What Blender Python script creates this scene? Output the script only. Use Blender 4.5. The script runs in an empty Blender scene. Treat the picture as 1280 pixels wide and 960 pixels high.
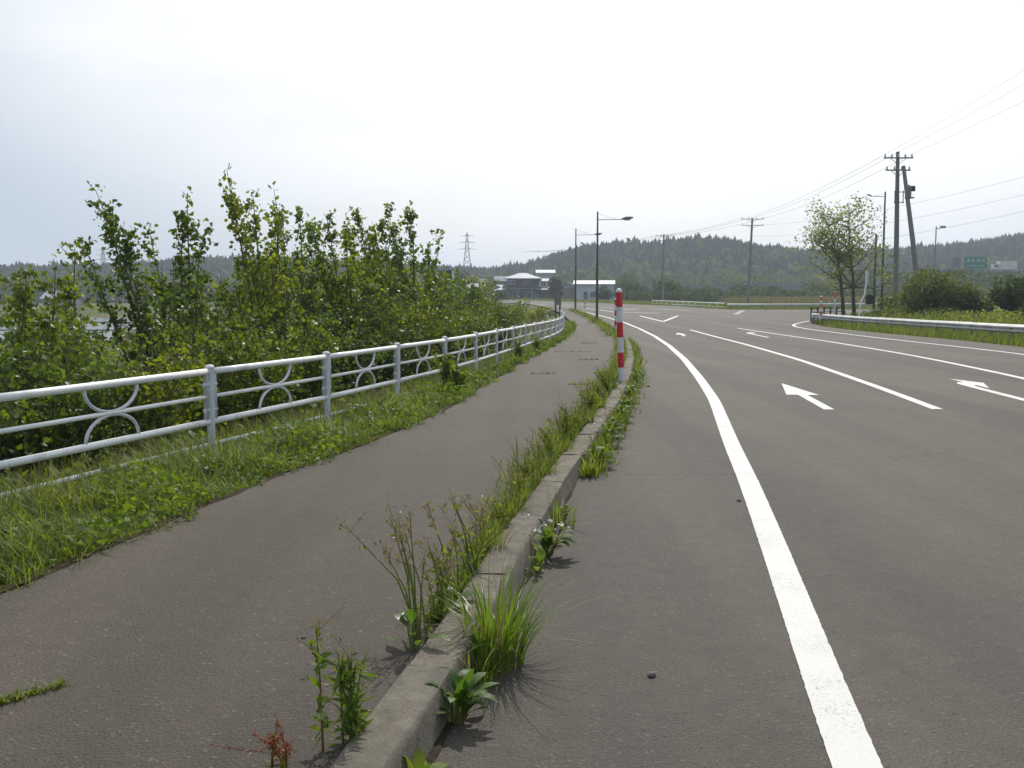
import bpy, bmesh, math, random
import numpy as np
from mathutils import Vector, Matrix

scene = bpy.context.scene
col = scene.collection
R = math.radians

# ------------------------------------------------------------------ camera
EYE = 1.6
cam_data = bpy.data.cameras.new('camera')
cam = bpy.data.objects.new('camera', cam_data)
col.objects.link(cam)
cam.location = (0, 0, EYE)
cam.rotation_euler = (R(90 - 5.211), 0, 0)
cam_data.sensor_width = 36
cam_data.lens = 36 * 1250 / 1280
cam_data.clip_start = 0.05
cam_data.clip_end = 6000
scene.camera = cam

# ------------------------------------------------------------------ world, sun, exposure
SUN_AZ, SUN_EL = 10.0, 47.0
sun_vec = Vector((math.sin(R(SUN_AZ)) * math.cos(R(SUN_EL)), math.cos(R(SUN_AZ)) * math.cos(R(SUN_EL)), math.sin(R(SUN_EL))))
world = bpy.data.worlds.new('World')
scene.world = world
world.use_nodes = True
wn, wl = world.node_tree.nodes, world.node_tree.links
wn.clear()


def wnode(t, **kw):
    n = wn.new(t)
    for k, v in kw.items():
        setattr(n, k, v)
    return n


w_out = wnode('ShaderNodeOutputWorld')
w_bg = wnode('ShaderNodeBackground')
w_bg.inputs['Strength'].default_value = 0.1
w_sky = wnode('ShaderNodeTexSky', sky_type='NISHITA')
w_sky.sun_disc = False
w_sky.sun_elevation = R(SUN_EL)
w_sky.sun_rotation = R(SUN_AZ)
w_sky.air_density = 1.0
w_sky.dust_density = 2.0
w_co = wnode('ShaderNodeTexCoord')
w_norm = wnode('ShaderNodeVectorMath', operation='NORMALIZE')
wl.new(w_co.outputs['Generated'], w_norm.inputs[0])
w_dot = wnode('ShaderNodeVectorMath', operation='DOT_PRODUCT')
w_dot.inputs[1].default_value = sun_vec
wl.new(w_norm.outputs[0], w_dot.inputs[0])
# thin bright overcast: a veil that scatters more light towards the sun
w_veil = wnode('ShaderNodeMapRange')
w_veil.inputs['From Min'].default_value = 0.585
w_veil.inputs['From Max'].default_value = 0.79
wl.new(w_dot.outputs['Value'], w_veil.inputs['Value'])
w_ramp = wnode('ShaderNodeValToRGB')
w_ramp.color_ramp.interpolation = 'EASE'
for e_, (p_, c_) in zip(w_ramp.color_ramp.elements, ((0.0, (0.455, 0.53, 0.62, 1)), (1.0, (1.0, 1.0, 1.0, 1)))):
    e_.position = p_; e_.color = c_
wl.new(w_veil.outputs[0], w_ramp.inputs['Fac'])
w_sep = wnode('ShaderNodeSeparateXYZ')
wl.new(w_norm.outputs[0], w_sep.inputs[0])
w_h = wnode('ShaderNodeMath', operation='ADD')
w_h.inputs[1].default_value = 0.22
wl.new(w_sep.outputs['Z'], w_h.inputs[0])
w_dx = wnode('ShaderNodeMath', operation='DIVIDE')
w_dy = wnode('ShaderNodeMath', operation='DIVIDE')
wl.new(w_sep.outputs['X'], w_dx.inputs[0]); wl.new(w_h.outputs[0], w_dx.inputs[1])
wl.new(w_sep.outputs['Y'], w_dy.inputs[0]); wl.new(w_h.outputs[0], w_dy.inputs[1])
w_cmb = wnode('ShaderNodeCombineXYZ')
wl.new(w_dx.outputs[0], w_cmb.inputs['X']); wl.new(w_dy.outputs[0], w_cmb.inputs['Y'])
w_noise = wnode('ShaderNodeTexNoise')
w_noise.inputs['Scale'].default_value = 0.9
w_noise.inputs['Detail'].default_value = 7
w_noise.inputs['Roughness'].default_value = 0.52
wl.new(w_cmb.outputs[0], w_noise.inputs['Vector'])
w_cov = wnode('ShaderNodeMapRange', interpolation_type='SMOOTHSTEP')
w_cov.inputs['From Min'].default_value = 0.30
w_cov.inputs['From Max'].default_value = 0.62
w_cov.inputs['To Min'].default_value = 0.64
w_cov.inputs['To Max'].default_value = 1.0
wl.new(w_noise.outputs['Fac'], w_cov.inputs['Value'])
w_tint = wnode('ShaderNodeVectorMath', operation='SCALE')
wl.new(w_ramp.outputs['Color'], w_tint.inputs[0])
w_tint.inputs['Scale'].default_value = 12.0
w_mix = wnode('ShaderNodeMix', data_type='RGBA')
wl.new(w_cov.outputs[0], w_mix.inputs['Factor'])
wl.new(w_sky.outputs[0], w_mix.inputs['A'])
wl.new(w_tint.outputs[0], w_mix.inputs['B'])
wl.new(w_mix.outputs['Result'], w_bg.inputs['Color'])
wl.new(w_bg.outputs[0], w_out.inputs['Surface'])

sun_data = bpy.data.lights.new('sun', 'SUN')
sun_data.energy = 3.7
sun_data.angle = R(0.6)
sun_data.color = (1.0, 0.945, 0.86)
sun = bpy.data.objects.new('sun', sun_data)
sun.rotation_euler = sun_vec.to_track_quat('Z', 'Y').to_euler()
sun.location = (0, 0, 40)
col.objects.link(sun)

scene.view_settings.view_transform = 'Standard'
scene.view_settings.look = 'None'
scene.view_settings.exposure = 0.0
scene.view_settings.gamma = 1.0
scene.view_settings.use_curve_mapping = False
scene.render.engine = 'CYCLES'
scene.cycles.use_denoising = True
scene.cycles.max_bounces = 6
scene.cycles.diffuse_bounces = 3
scene.cycles.glossy_bounces = 2
scene.cycles.transmission_bounces = 4
scene.cycles.volume_bounces = 0
scene.cycles.transparent_max_bounces = 6
scene.cycles.sample_clamp_indirect = 6


# ------------------------------------------------------------------ helpers
def tag(o, label=None, cat=None, group=None, kind=None):
    if label: o['label'] = label
    if cat: o['category'] = cat
    if group: o['group'] = group
    if kind: o['kind'] = kind
    return o


def empty(name, loc=(0, 0, 0), rz=0.0):
    o = bpy.data.objects.new(name, None)
    o.location = loc
    o.rotation_euler = (0, 0, rz)
    o.empty_display_size = 0.2
    col.objects.link(o)
    return o


def mesh_obj(name, verts, faces, mat=None, parent=None, smooth=False):
    me = bpy.data.meshes.new(name)
    me.from_pydata([tuple(v) for v in verts], [], [tuple(f) for f in faces])
    if mat: me.materials.append(mat)
    if smooth:
        me.polygons.foreach_set('use_smooth', [True] * len(me.polygons))
    me.update()
    o = bpy.data.objects.new(name, me)
    if parent: o.parent = parent
    col.objects.link(o)
    return o


def quad_obj(name, V, mats, parent=None, matidx=None, smooth=False):
    """V: (N,4,3) array of quads -> one mesh, very fast"""
    V = np.asarray(V, dtype=np.float32)
    n = len(V)
    me = bpy.data.meshes.new(name)
    me.vertices.add(n * 4)
    me.vertices.foreach_set('co', V.reshape(-1))
    me.loops.add(n * 4)
    me.loops.foreach_set('vertex_index', np.arange(n * 4, dtype=np.int32))
    me.polygons.add(n)
    me.polygons.foreach_set('loop_start', np.arange(0, n * 4, 4, dtype=np.int32))
    for m in (mats if isinstance(mats, (list, tuple)) else [mats]):
        me.materials.append(m)
    if matidx is not None:
        me.polygons.foreach_set('material_index', np.asarray(matidx, dtype=np.int32))
    me.update(calc_edges=True)
    me.validate()
    o = bpy.data.objects.new(name, me)
    if parent: o.parent = parent
    col.objects.link(o)
    return o


def strip_obj(name, V, mats, parent=None, matidx=None):
    """V: (N,K,2,3) ribbons -> one mesh with shared verts so each ribbon is one island"""
    V = np.asarray(V, dtype=np.float32)
    n, k = V.shape[0], V.shape[1]
    me = bpy.data.meshes.new(name)
    me.vertices.add(n * k * 2)
    me.vertices.foreach_set('co', V.reshape(-1))
    base = (np.arange(n) * k * 2)[:, None]
    q = []
    for j in range(k - 1):
        q.append(np.stack([base[:, 0] + 2 * j, base[:, 0] + 2 * j + 1, base[:, 0] + 2 * j + 3, base[:, 0] + 2 * j + 2], 1))
    Q = np.stack(q, 1).reshape(-1, 4)
    m = len(Q)
    me.loops.add(m * 4)
    me.loops.foreach_set('vertex_index', Q.reshape(-1).astype(np.int32))
    me.polygons.add(m)
    me.polygons.foreach_set('loop_start', np.arange(0, m * 4, 4, dtype=np.int32))
    me.polygons.foreach_set('use_smooth', np.ones(m, dtype=bool))
    for mm in (mats if isinstance(mats, (list, tuple)) else [mats]):
        me.materials.append(mm)
    if matidx is not None:
        me.polygons.foreach_set('material_index', np.repeat(np.asarray(matidx, dtype=np.int32), k - 1))
    me.update(calc_edges=True)
    o = bpy.data.objects.new(name, me)
    if parent: o.parent = parent
    col.objects.link(o)
    return o


class MB:
    """collects simple shapes into one mesh"""
    def __init__(s):
        s.v, s.f = [], []

    def box(s, c, d, rz=0.0, taper=1.0):
        x, y, z = d[0] / 2, d[1] / 2, d[2] / 2
        b = len(s.v)
        cr, sr = math.cos(rz), math.sin(rz)
        for zz, k in ((-z, 1.0), (z, taper)):
            for px, py in ((-x * k, -y * k), (x * k, -y * k), (x * k, y * k), (-x * k, y * k)):
                s.v.append((c[0] + px * cr - py * sr, c[1] + px * sr + py * cr, c[2] + zz))
        for f in ((0, 3, 2, 1), (4, 5, 6, 7), (0, 1, 5, 4), (1, 2, 6, 5), (2, 3, 7, 6), (3, 0, 4, 7)):
            s.f.append(tuple(b + i for i in f))
        return s

    def tube(s, pts, rad, n=8, caps=True):
        pts = [Vector(p) for p in pts]
        if not isinstance(rad, (list, tuple)): rad = [rad] * len(pts)
        b0 = len(s.v)
        ref = None
        for i, p in enumerate(pts):
            t = (pts[min(i + 1, len(pts) - 1)] - pts[max(i - 1, 0)])
            if t.length < 1e-9: t = Vector((0, 0, 1))
            t.normalize()
            if ref is None:
                ref = Vector((0, 0, 1)) if abs(t.z) < 0.9 else Vector((1, 0, 0))
            u = t.cross(ref)
            if u.length < 1e-6: u = t.cross(Vector((0, 1, 0)))
            u.normalize()
            w = u.cross(t)
            ref = w
            for k in range(n):
                a = 2 * math.pi * k / n
                q = p + (u * math.cos(a) + w * math.sin(a)) * rad[i]
                s.v.append(tuple(q))
        for i in range(len(pts) - 1):
            for k in range(n):
                a = b0 + i * n + k; b = b0 + i * n + (k + 1) % n
                s.f.append((a, b, b + n, a + n))
        if caps:
            s.f.append(tuple(b0 + k for k in range(n))[::-1])
            e = b0 + (len(pts) - 1) * n
            s.f.append(tuple(e + k for k in range(n)))
        return s

    def lathe(s, c, prof, n=10):
        """prof: (r,z) list from bottom to top, about vertical axis"""
        b0 = len(s.v)
        for r, z in prof:
            for k in range(n):
                a = 2 * math.pi * k / n
                s.v.append((c[0] + r * math.cos(a), c[1] + r * math.sin(a), c[2] + z))
        for i in range(len(prof) - 1):
            for k in range(n):
                a = b0 + i * n + k; b = b0 + i * n + (k + 1) % n
                s.f.append((a, b, b + n, a + n))
        s.f.append(tuple(b0 + k for k in range(n))[::-1])
        e = b0 + (len(prof) - 1) * n
        s.f.append(tuple(e + k for k in range(n)))
        return s

    def poly(s, pts):
        b = len(s.v)
        s.v += [tuple(p) for p in pts]
        s.f.append(tuple(range(b, b + len(pts))))
        return s

    def build(s, name, mat, parent=None, smooth=False):
        return mesh_obj(name, s.v, s.f, mat, parent, smooth)


def auto_smooth(o, ang=35):
    me = o.data
    bm = bmesh.new(); bm.from_mesh(me)
    for e in bm.edges:
        if len(e.link_faces) == 2:
            e.smooth = e.calc_face_angle(0) < R(ang)
    for f in bm.faces: f.smooth = True
    bm.to_mesh(me); bm.free()
    return o


# ------------------------------------------------------------------ materials
def new_mat(name):
    m = bpy.data.materials.new(name)
    m.use_nodes = True
    nt = m.node_tree
    nt.nodes.clear()
    out = nt.nodes.new('ShaderNodeOutputMaterial')
    return m, nt, out


def nd(nt, t, **kw):
    n = nt.nodes.new(t)
    for k, v in kw.items(): setattr(n, k, v)
    return n


def ramp(nt, src, stops):
    r = nd(nt, 'ShaderNodeValToRGB')
    e = r.color_ramp.elements
    while len(e) < len(stops): e.new(0.5)
    for i, (p, c) in enumerate(stops):
        e[i].position = p
        e[i].color = (c[0], c[1], c[2], 1) if len(c) == 3 else c
    nt.links.new(src, r.inputs['Fac'])
    return r.outputs['Color']


def noise(nt, vec, scale, detail=4, rough=0.55):
    n = nd(nt, 'ShaderNodeTexNoise')
    n.inputs['Scale'].default_value = scale
    n.inputs['Detail'].default_value = detail
    n.inputs['Roughness'].default_value = rough
    if vec is not None: nt.links.new(vec, n.inputs['Vector'])
    return n.outputs['Fac']


def mixc(nt, fac, a, b, mode='MIX'):
    m = nd(nt, 'ShaderNodeMix', data_type='RGBA', blend_type=mode)
    for s, v in (('Factor', fac), ('A', a), ('B', b)):
        if hasattr(v, 'is_linked') or hasattr(v, 'links'):
            nt.links.new(v, m.inputs[s])
        elif isinstance(v, (int, float)):
            m.inputs[s].default_value = v
        else:
            m.inputs[s].default_value = (v[0], v[1], v[2], 1)
    return m.outputs['Result']


def bump(nt, h, strength, dist, bsdf):
    b = nd(nt, 'ShaderNodeBump')
    b.inputs['Strength'].default_value = strength
    b.inputs['Distance'].default_value = dist
    nt.links.new(h, b.inputs['Height'])
    nt.links.new(b.outputs['Normal'], bsdf.inputs['Normal'])


def pos(nt):
    return nd(nt, 'ShaderNodeNewGeometry').outputs['Position']


def simple(name, c, rough=0.6, metal=0.0, var=0.12, scale=6.0, spec=0.4, dirt=None, bmp=0.0):
    """paint, metal, concrete ... with uneven tone and wear"""
    m, nt, out = new_mat(name)
    b = nd(nt, 'ShaderNodeBsdfPrincipled')
    p = pos(nt)
    n1 = noise(nt, p, scale, 6, 0.6)
    lo = [max(0, x * (1 - var)) for x in c]; hi = [min(1, x * (1 + var)) for x in c]
    cc = ramp(nt, n1, [(0.3, lo), (0.7, hi)])
    if dirt:
        n2 = noise(nt, p, scale * 0.6, 8, 0.7)
        f = ramp(nt, n2, [(0.55, (0, 0, 0)), (0.75, (dirt[3],) * 3)])
        cc = mixc(nt, f, cc, dirt[:3])
    nt.links.new(cc, b.inputs['Base Color'])
    b.inputs['Roughness'].default_value = rough
    b.inputs['Metallic'].default_value = metal
    b.inputs['Specular IOR Level'].default_value = spec
    if bmp:
        bump(nt, noise(nt, p, scale * 14, 3, 0.6), bmp, 0.004, b)
    nt.links.new(b.outputs[0], out.inputs['Surface'])
    return m


def asphalt(name, c, warm, wheel=False):
    m, nt, out = new_mat(name)
    b = nd(nt, 'ShaderNodeBsdfPrincipled')
    p = pos(nt)
    fine = noise(nt, p, 105, 3, 0.75)
    grit = nd(nt, 'ShaderNodeTexVoronoi'); grit.inputs['Scale'].default_value = 85
    nt.links.new(p, grit.inputs['Vector'])
    mid = noise(nt, p, 7, 6, 0.65)
    big = noise(nt, p, 0.35, 4, 0.55)
    base = ramp(nt, big, [(0.32, c), (0.68, warm)])
    f1 = ramp(nt, fine, [(0.30, (0.52,) * 3), (0.5, (0.98,) * 3), (0.72, (1.55,) * 3)])
    base = mixc(nt, 1.0, base, f1, 'MULTIPLY')
    f2 = ramp(nt, mid, [(0.3, (0.86,) * 3), (0.7, (1.12,) * 3)])
    base = mixc(nt, 1.0, base, f2, 'MULTIPLY')
    # pale and dark aggregate stones
    st = ramp(nt, grit.outputs['Color'], [(0.86, (0, 0, 0)), (0.9, (1, 1, 1))])
    base = mixc(nt, mixc(nt, 1.0, st, (0.32,) * 3, 'MULTIPLY'), base, (0.2, 0.185, 0.165))
    sd = ramp(nt, noise(nt, p, 34, 2, 0.5), [(0.29, (0.75,) * 3), (0.36, (0, 0, 0))])
    base = mixc(nt, sd, base, (0.026, 0.024, 0.022))
    # old stains and streaks
    mp = nd(nt, 'ShaderNodeMapping')
    mp.inputs['Scale'].default_value = (1.0, 0.16, 1.0)
    mp.inputs['Rotation'].default_value = (0, 0, R(-8))
    nt.links.new(p, mp.inputs['Vector'])
    strk = noise(nt, mp.outputs[0], 1.4, 5, 0.6)
    base = mixc(nt, ramp(nt, strk, [(0.5, (0, 0, 0)), (0.75, (0.38,) * 3)]), base, (c[0] * 0.72, c[1] * 0.72, c[2] * 0.73))
    # worn paler wheel bands running with the lane, soft patches, fine branching cracks
    mp2 = nd(nt, 'ShaderNodeMapping')
    mp2.inputs['Scale'].default_value = (1.15, 0.02, 1.0)
    mp2.inputs['Rotation'].default_value = (0, 0, R(9))
    nt.links.new(p, mp2.inputs['Vector'])
    band = noise(nt, mp2.outputs[0], 1.0, 2, 0.5)
    base = mixc(nt, 1.0, base, ramp(nt, band, [(0.35, (0.78, 0.785, 0.80)), (0.65, (1.18, 1.17, 1.14))]), 'MULTIPLY')
    warp = nd(nt, 'ShaderNodeTexNoise'); warp.inputs['Scale'].default_value = 1.6; warp.inputs['Detail'].default_value = 5
    nt.links.new(p, warp.inputs['Vector'])
    add = nd(nt, 'ShaderNodeVectorMath', operation='MULTIPLY_ADD')
    add.inputs[1].default_value = (0.9, 0.9, 0.0)
    nt.links.new(warp.outputs['Color'], add.inputs[0]); nt.links.new(p, add.inputs[2])
    crk = nd(nt, 'ShaderNodeTexVoronoi', feature='DISTANCE_TO_EDGE'); crk.inputs['Scale'].default_value = 0.24
    nt.links.new(add.outputs[0], crk.inputs['Vector'])
    ln = ramp(nt, crk.outputs['Distance'], [(0.0, (1, 1, 1)), (0.0024, (0, 0, 0))])
    msk = ramp(nt, noise(nt, p, 0.33, 3, 0.5), [(0.55, (0, 0, 0)), (0.68, (0.4,) * 3)])
    base = mixc(nt, mixc(nt, 1.0, ln, msk, 'MULTIPLY'), base, (0.025, 0.022, 0.019))
    spot = ramp(nt, noise(nt, p, 1.9, 4, 0.6), [(0.68, (0, 0, 0)), (0.76, (0.45,) * 3)])
    base = mixc(nt, spot, base, (c[0] * 0.6, c[1] * 0.6, c[2] * 0.62))
    nt.links.new(base, b.inputs['Base Color'])
    b.inputs['Roughness'].default_value = 0.82
    b.inputs['Specular IOR Level'].default_value = 0.35
    hh = nd(nt, 'ShaderNodeMath', operation='ADD')
    nt.links.new(fine, hh.inputs[0]); nt.links.new(grit.outputs['Distance'], hh.inputs[1])
    bump(nt, hh.outputs[0], 0.7, 0.006, b)
    nt.links.new(b.outputs[0], out.inputs['Surface'])
    return m


def paint_mat(name, c):
    """road paint worn through to the stones"""
    m, nt, out = new_mat(name)
    b = nd(nt, 'ShaderNodeBsdfPrincipled')
    p = pos(nt)
    n1 = noise(nt, p, 95, 3, 0.7)
    n2 = noise(nt, p, 2.2, 5, 0.6)
    s = nd(nt, 'ShaderNodeMath', operation='MULTIPLY_ADD')
    nt.links.new(n2, s.inputs[0]); s.inputs[1].default_value = 0.55; nt.links.new(n1, s.inputs[2])
    wear = ramp(nt, s.outputs[0], [(0.52, (0.10, 0.095, 0.088)), (0.66, [v * 0.9 for v in c]), (0.85, c)])
    nt.links.new(wear, b.inputs['Base Color'])
    b.inputs['Roughness'].default_value = 0.65
    bump(nt, n1, 0.5, 0.005, b)
    nt.links.new(b.outputs[0], out.inputs['Surface'])
    return m


def leaf_mat(name, c1, c2, transl=0.4, rough=0.45, tint=(1.62, 1.72, 0.56), spec=0.35):
    m, nt, out = new_mat(name)
    g = nd(nt, 'ShaderNodeNewGeometry')
    colr = ramp(nt, g.outputs['Random Per Island'], [(0.0, c1), (1.0, c2)])
    n = noise(nt, g.outputs['Position'], 0.9, 3, 0.5)
    colr = mixc(nt, 1.0, colr, ramp(nt, n, [(0.3, (0.72, 0.76, 0.8)), (0.7, (1.2, 1.15, 1.0))]), 'MULTIPLY')
    b = nd(nt, 'ShaderNodeBsdfPrincipled')
    nt.links.new(colr, b.inputs['Base Color'])
    b.inputs['Roughness'].default_value = rough
    b.inputs['Specular IOR Level'].default_value = spec
    t = nd(nt, 'ShaderNodeBsdfTranslucent')
    nt.links.new(mixc(nt, 1.0, colr, tint, 'MULTIPLY'), t.inputs['Color'])
    mx = nd(nt, 'ShaderNodeMixShader')
    mx.inputs[0].default_value = transl
    nt.links.new(b.outputs[0], mx.inputs[1]); nt.links.new(t.outputs[0], mx.inputs[2])
    nt.links.new(mx.outputs[0], out.inputs['Surface'])
    return m


def ground_mat():
    m, nt, out = new_mat('field_ground')
    b = nd(nt, 'ShaderNodeBsdfPrincipled')
    p = pos(nt)
    n1 = noise(nt, p, 0.045, 6, 0.6)
    n2 = noise(nt, p, 1.3, 6, 0.65)
    n3 = noise(nt, p, 14, 4, 0.7)
    c = ramp(nt, n1, [(0.3, (0.055, 0.085, 0.022)), (0.5, (0.085, 0.11, 0.032)), (0.62, (0.16, 0.125, 0.06)), (0.75, (0.07, 0.11, 0.03))])
    c = mixc(nt, ramp(nt, n2, [(0.35, (0, 0, 0)), (0.7, (0.7,) * 3)]), c, (0.045, 0.06, 0.018))
    c = mixc(nt, 1.0, c, ramp(nt, n3, [(0.3, (0.6,) * 3), (0.7, (1.35,) * 3)]), 'MULTIPLY')
    nt.links.new(c, b.inputs['Base Color'])
    b.inputs['Roughness'].default_value = 0.95
    b.inputs['Specular IOR Level'].default_value = 0.1
    bump(nt, n3, 0.8, 0.05, b)
    nt.links.new(b.outputs[0], out.inputs['Surface'])
    return m


def concrete_mat(name, c, dark):
    m, nt, out = new_mat(name)
    b = nd(nt, 'ShaderNodeBsdfPrincipled')
    p = pos(nt)
    oi = nd(nt, 'ShaderNodeObjectInfo')
    n1 = noise(nt, p, 9, 8, 0.68)
    n2 = noise(nt, p, 90, 3, 0.7)
    n3 = noise(nt, p, 2.3, 6, 0.65)
    cc = ramp(nt, n1, [(0.28, dark), (0.62, c)])
    cc = mixc(nt, ramp(nt, n3, [(0.45, (0, 0, 0)), (0.72, (0.6,) * 3)]), cc, [x * 0.62 for x in c])
    cc = mixc(nt, 1.0, cc, ramp(nt, n2, [(0.3, (0.72,) * 3), (0.7, (1.22,) * 3)]), 'MULTIPLY')
    cc = mixc(nt, 1.0, cc, ramp(nt, oi.outputs['Random'], [(0, (0.88, 0.88, 0.87)), (1, (1.1, 1.08, 1.05))]), 'MULTIPLY')
    nt.links.new(cc, b.inputs['Base Color'])
    b.inputs['Roughness'].default_value = 0.9
    b.inputs['Specular IOR Level'].default_value = 0.2
    h = nd(nt, 'ShaderNodeMath', operation='ADD')
    nt.links.new(n1, h.inputs[0]); nt.links.new(n2, h.inputs[1])
    bump(nt, h.outputs[0], 0.6, 0.006, b)
    nt.links.new(b.outputs[0], out.inputs['Surface'])
    return m


def water_mat():
    m, nt, out = new_mat('paddy_water')
    b = nd(nt, 'ShaderNodeBsdfPrincipled')
    b.inputs['Base Color'].default_value = (0.09, 0.10, 0.08, 1)
    b.inputs['Roughness'].default_value = 0.12
    b.inputs['Specular IOR Level'].default_value = 0.6
    bump(nt, noise(nt, pos(nt), 2.5, 3, 0.5), 0.12, 0.03, b)
    nt.links.new(b.outputs[0], out.inputs['Surface'])
    return m


M = {}
M['road'] = asphalt('road_asphalt', (0.064, 0.057, 0.0485), (0.080, 0.069, 0.056))
M['path'] = asphalt('path_asphalt', (0.055, 0.045, 0.0345), (0.070, 0.0575, 0.0435))
M['paint'] = paint_mat('road_paint', (0.55, 0.55, 0.53))
M['paint_faint'] = simple('worn_road_paint', (0.3, 0.29, 0.27), 0.8, var=0.35, scale=12)
M['seam'] = simple('dusty_seam', (0.125, 0.118, 0.105), 0.9, var=0.3, scale=14)
M['ground'] = ground_mat()
M['kerb'] = concrete_mat('kerb_concrete', (0.19, 0.172, 0.142), (0.10, 0.088, 0.072))
M['white_paint'] = simple('white_rail_paint', (0.80, 0.80, 0.785), 0.38, var=0.06, scale=5, dirt=(0.36, 0.31, 0.24, 0.65), spec=0.5)
M['post_paint'] = simple('post_paint', (0.58, 0.595, 0.62), 0.45, var=0.1, scale=6, dirt=(0.27, 0.22, 0.17, 0.6), spec=0.45)
M['steel'] = simple('galvanised_steel', (0.52, 0.52, 0.51), 0.45, metal=0.35, var=0.18, scale=2.5, dirt=(0.22, 0.19, 0.16, 0.5))
M['steel_post'] = simple('dull_steel', (0.18, 0.185, 0.19), 0.6, metal=0.3, var=0.15)
M['red'] = simple('red_reflective_tape', (0.52, 0.018, 0.03), 0.4, var=0.15, scale=9, dirt=(0.35, 0.12, 0.1, 0.35))
M['tape_white'] = simple('white_reflective_tape', (0.62, 0.62, 0.64), 0.4, var=0.08, scale=9, dirt=(0.4, 0.37, 0.33, 0.4))
M['orange'] = simple('orange_plastic', (0.62, 0.14, 0.02), 0.5, var=0.1)
M['dark_pole'] = simple('dark_brown_pole', (0.06, 0.057, 0.058), 0.5, var=0.15, scale=3)
M['grey_lamp'] = simple('lamp_grey', (0.16, 0.165, 0.17), 0.45, var=0.1)
M['concrete_pole'] = simple('concrete_pole', (0.19, 0.18, 0.18), 0.85, var=0.15, scale=3)
M['black'] = simple('black_rubber', (0.025, 0.025, 0.027), 0.6, var=0.1)
M['porcelain'] = simple('porcelain', (0.5, 0.5, 0.5), 0.3)
M['cable'] = simple('cable', (0.10, 0.10, 0.11), 0.6)
M['bark'] = simple('bark', (0.10, 0.085, 0.065), 0.95, var=0.35, scale=18, spec=0.1, bmp=0.5)
M['twig'] = simple('green_brown_twig', (0.115, 0.10, 0.06), 0.9, var=0.3, scale=20, spec=0.1)
M['water'] = water_mat()
M['leaf'] = leaf_mat('sapling_leaf', (0.06, 0.093, 0.016), (0.155, 0.198, 0.036), 0.5, 0.45, spec=0.4)
M['leaf2'] = leaf_mat('sapling_leaf_light', (0.08, 0.112, 0.018), (0.20, 0.23, 0.038), 0.52, 0.5, spec=0.35)
M['leaf3'] = leaf_mat('dull_sapling_leaf', (0.044, 0.078, 0.018), (0.11, 0.155, 0.036), 0.45, 0.45, spec=0.4)
M['leaf_bush'] = leaf_mat('dull_bush_leaf', (0.075, 0.105, 0.03), (0.155, 0.18, 0.056), 0.4, 0.6, tint=(1.25, 1.3, 0.6), spec=0.2)
M['leaf_dark'] = leaf_mat('dark_leaf', (0.03, 0.05, 0.014), (0.065, 0.095, 0.025), 0.35, 0.7, spec=0.15)
M['leaf_tree'] = leaf_mat('pale_tree_leaf', (0.10, 0.13, 0.035), (0.21, 0.23, 0.07), 0.48, 0.6, spec=0.2)
M['leaf_far'] = leaf_mat('far_leaf', (0.045, 0.068, 0.022), (0.10, 0.125, 0.042), 0.3, 0.95, spec=0.0)
M['conifer'] = leaf_mat('conifer_needles', (0.018, 0.032, 0.015), (0.055, 0.078, 0.032), 0.1, 0.8, spec=0.05)
M['grass'] = leaf_mat('verge_grass_blade', (0.066, 0.104, 0.016), (0.185, 0.21, 0.05), 0.47, 0.5, spec=0.3)
M['grass_dry'] = leaf_mat('seeding_grass', (0.13, 0.13, 0.05), (0.24, 0.21, 0.11), 0.35, tint=(1.2, 1.15, 0.8))
M['weed'] = leaf_mat('weed_leaf', (0.065, 0.112, 0.018), (0.155, 0.205, 0.04), 0.45, 0.55, spec=0.25)
M['dock'] = leaf_mat('dock_leaf', (0.045, 0.10, 0.02), (0.09, 0.155, 0.032), 0.42, 0.4, spec=0.4)
M['tuft'] = leaf_mat('tuft_blade', (0.085, 0.15, 0.02), (0.15, 0.215, 0.035), 0.45, 0.35, spec=0.5)
M['seed'] = leaf_mat('seed_head', (0.17, 0.14, 0.06), (0.32, 0.26, 0.13), 0.35, tint=(1.2, 1.1, 0.8))
M['stem_red'] = leaf_mat('red_brown_stem', (0.13, 0.07, 0.035), (0.2, 0.12, 0.055), 0.2)
M['stem'] = leaf_mat('green_stem', (0.12, 0.15, 0.04), (0.19, 0.2, 0.07), 0.25)
M['weed_pale'] = leaf_mat('pale_weed_leaf', (0.10, 0.15, 0.022), (0.22, 0.24, 0.05), 0.48, 0.6, spec=0.2)
M['petal'] = simple('white_petal', (0.7, 0.7, 0.62), 0.7)
M['yellow_petal'] = simple('yellow_petal', (0.55, 0.42, 0.05), 0.7)
M['rust'] = leaf_mat('rust_seed_head', (0.2, 0.06, 0.03), (0.32, 0.12, 0.05), 0.25, tint=(1.2, 0.9, 0.6))
M['roof_pale'] = simple('pale_metal_roof', (0.27, 0.30, 0.35), 0.6, var=0.1, scale=0.8)
M['roof_white'] = simple('white_metal_roof', (0.46, 0.48, 0.50), 0.6, var=0.06, scale=0.8)
M['roof_dark'] = simple('dark_tile_roof', (0.10, 0.10, 0.11), 0.6, var=0.2, scale=1.5)
M['wall_dark'] = simple('dark_timber_wall', (0.055, 0.05, 0.052), 0.85, var=0.25, scale=1.0)
M['wall_grey'] = simple('grey_wall', (0.27, 0.29, 0.31), 0.85, var=0.1, scale=0.7)
M['wall_blue'] = simple('pale_blue_wall', (0.46, 0.50, 0.53), 0.8, var=0.08, scale=0.5)
M['wall_white'] = simple('white_wall', (0.6, 0.6, 0.58), 0.85, var=0.08, scale=0.6)
M['shutter'] = simple('brown_shutter', (0.20, 0.17, 0.155), 0.7, var=0.1, scale=1.0)
M['glass'] = simple('dark_window_glass', (0.03, 0.035, 0.045), 0.12, var=0.1, spec=0.6)
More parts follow.
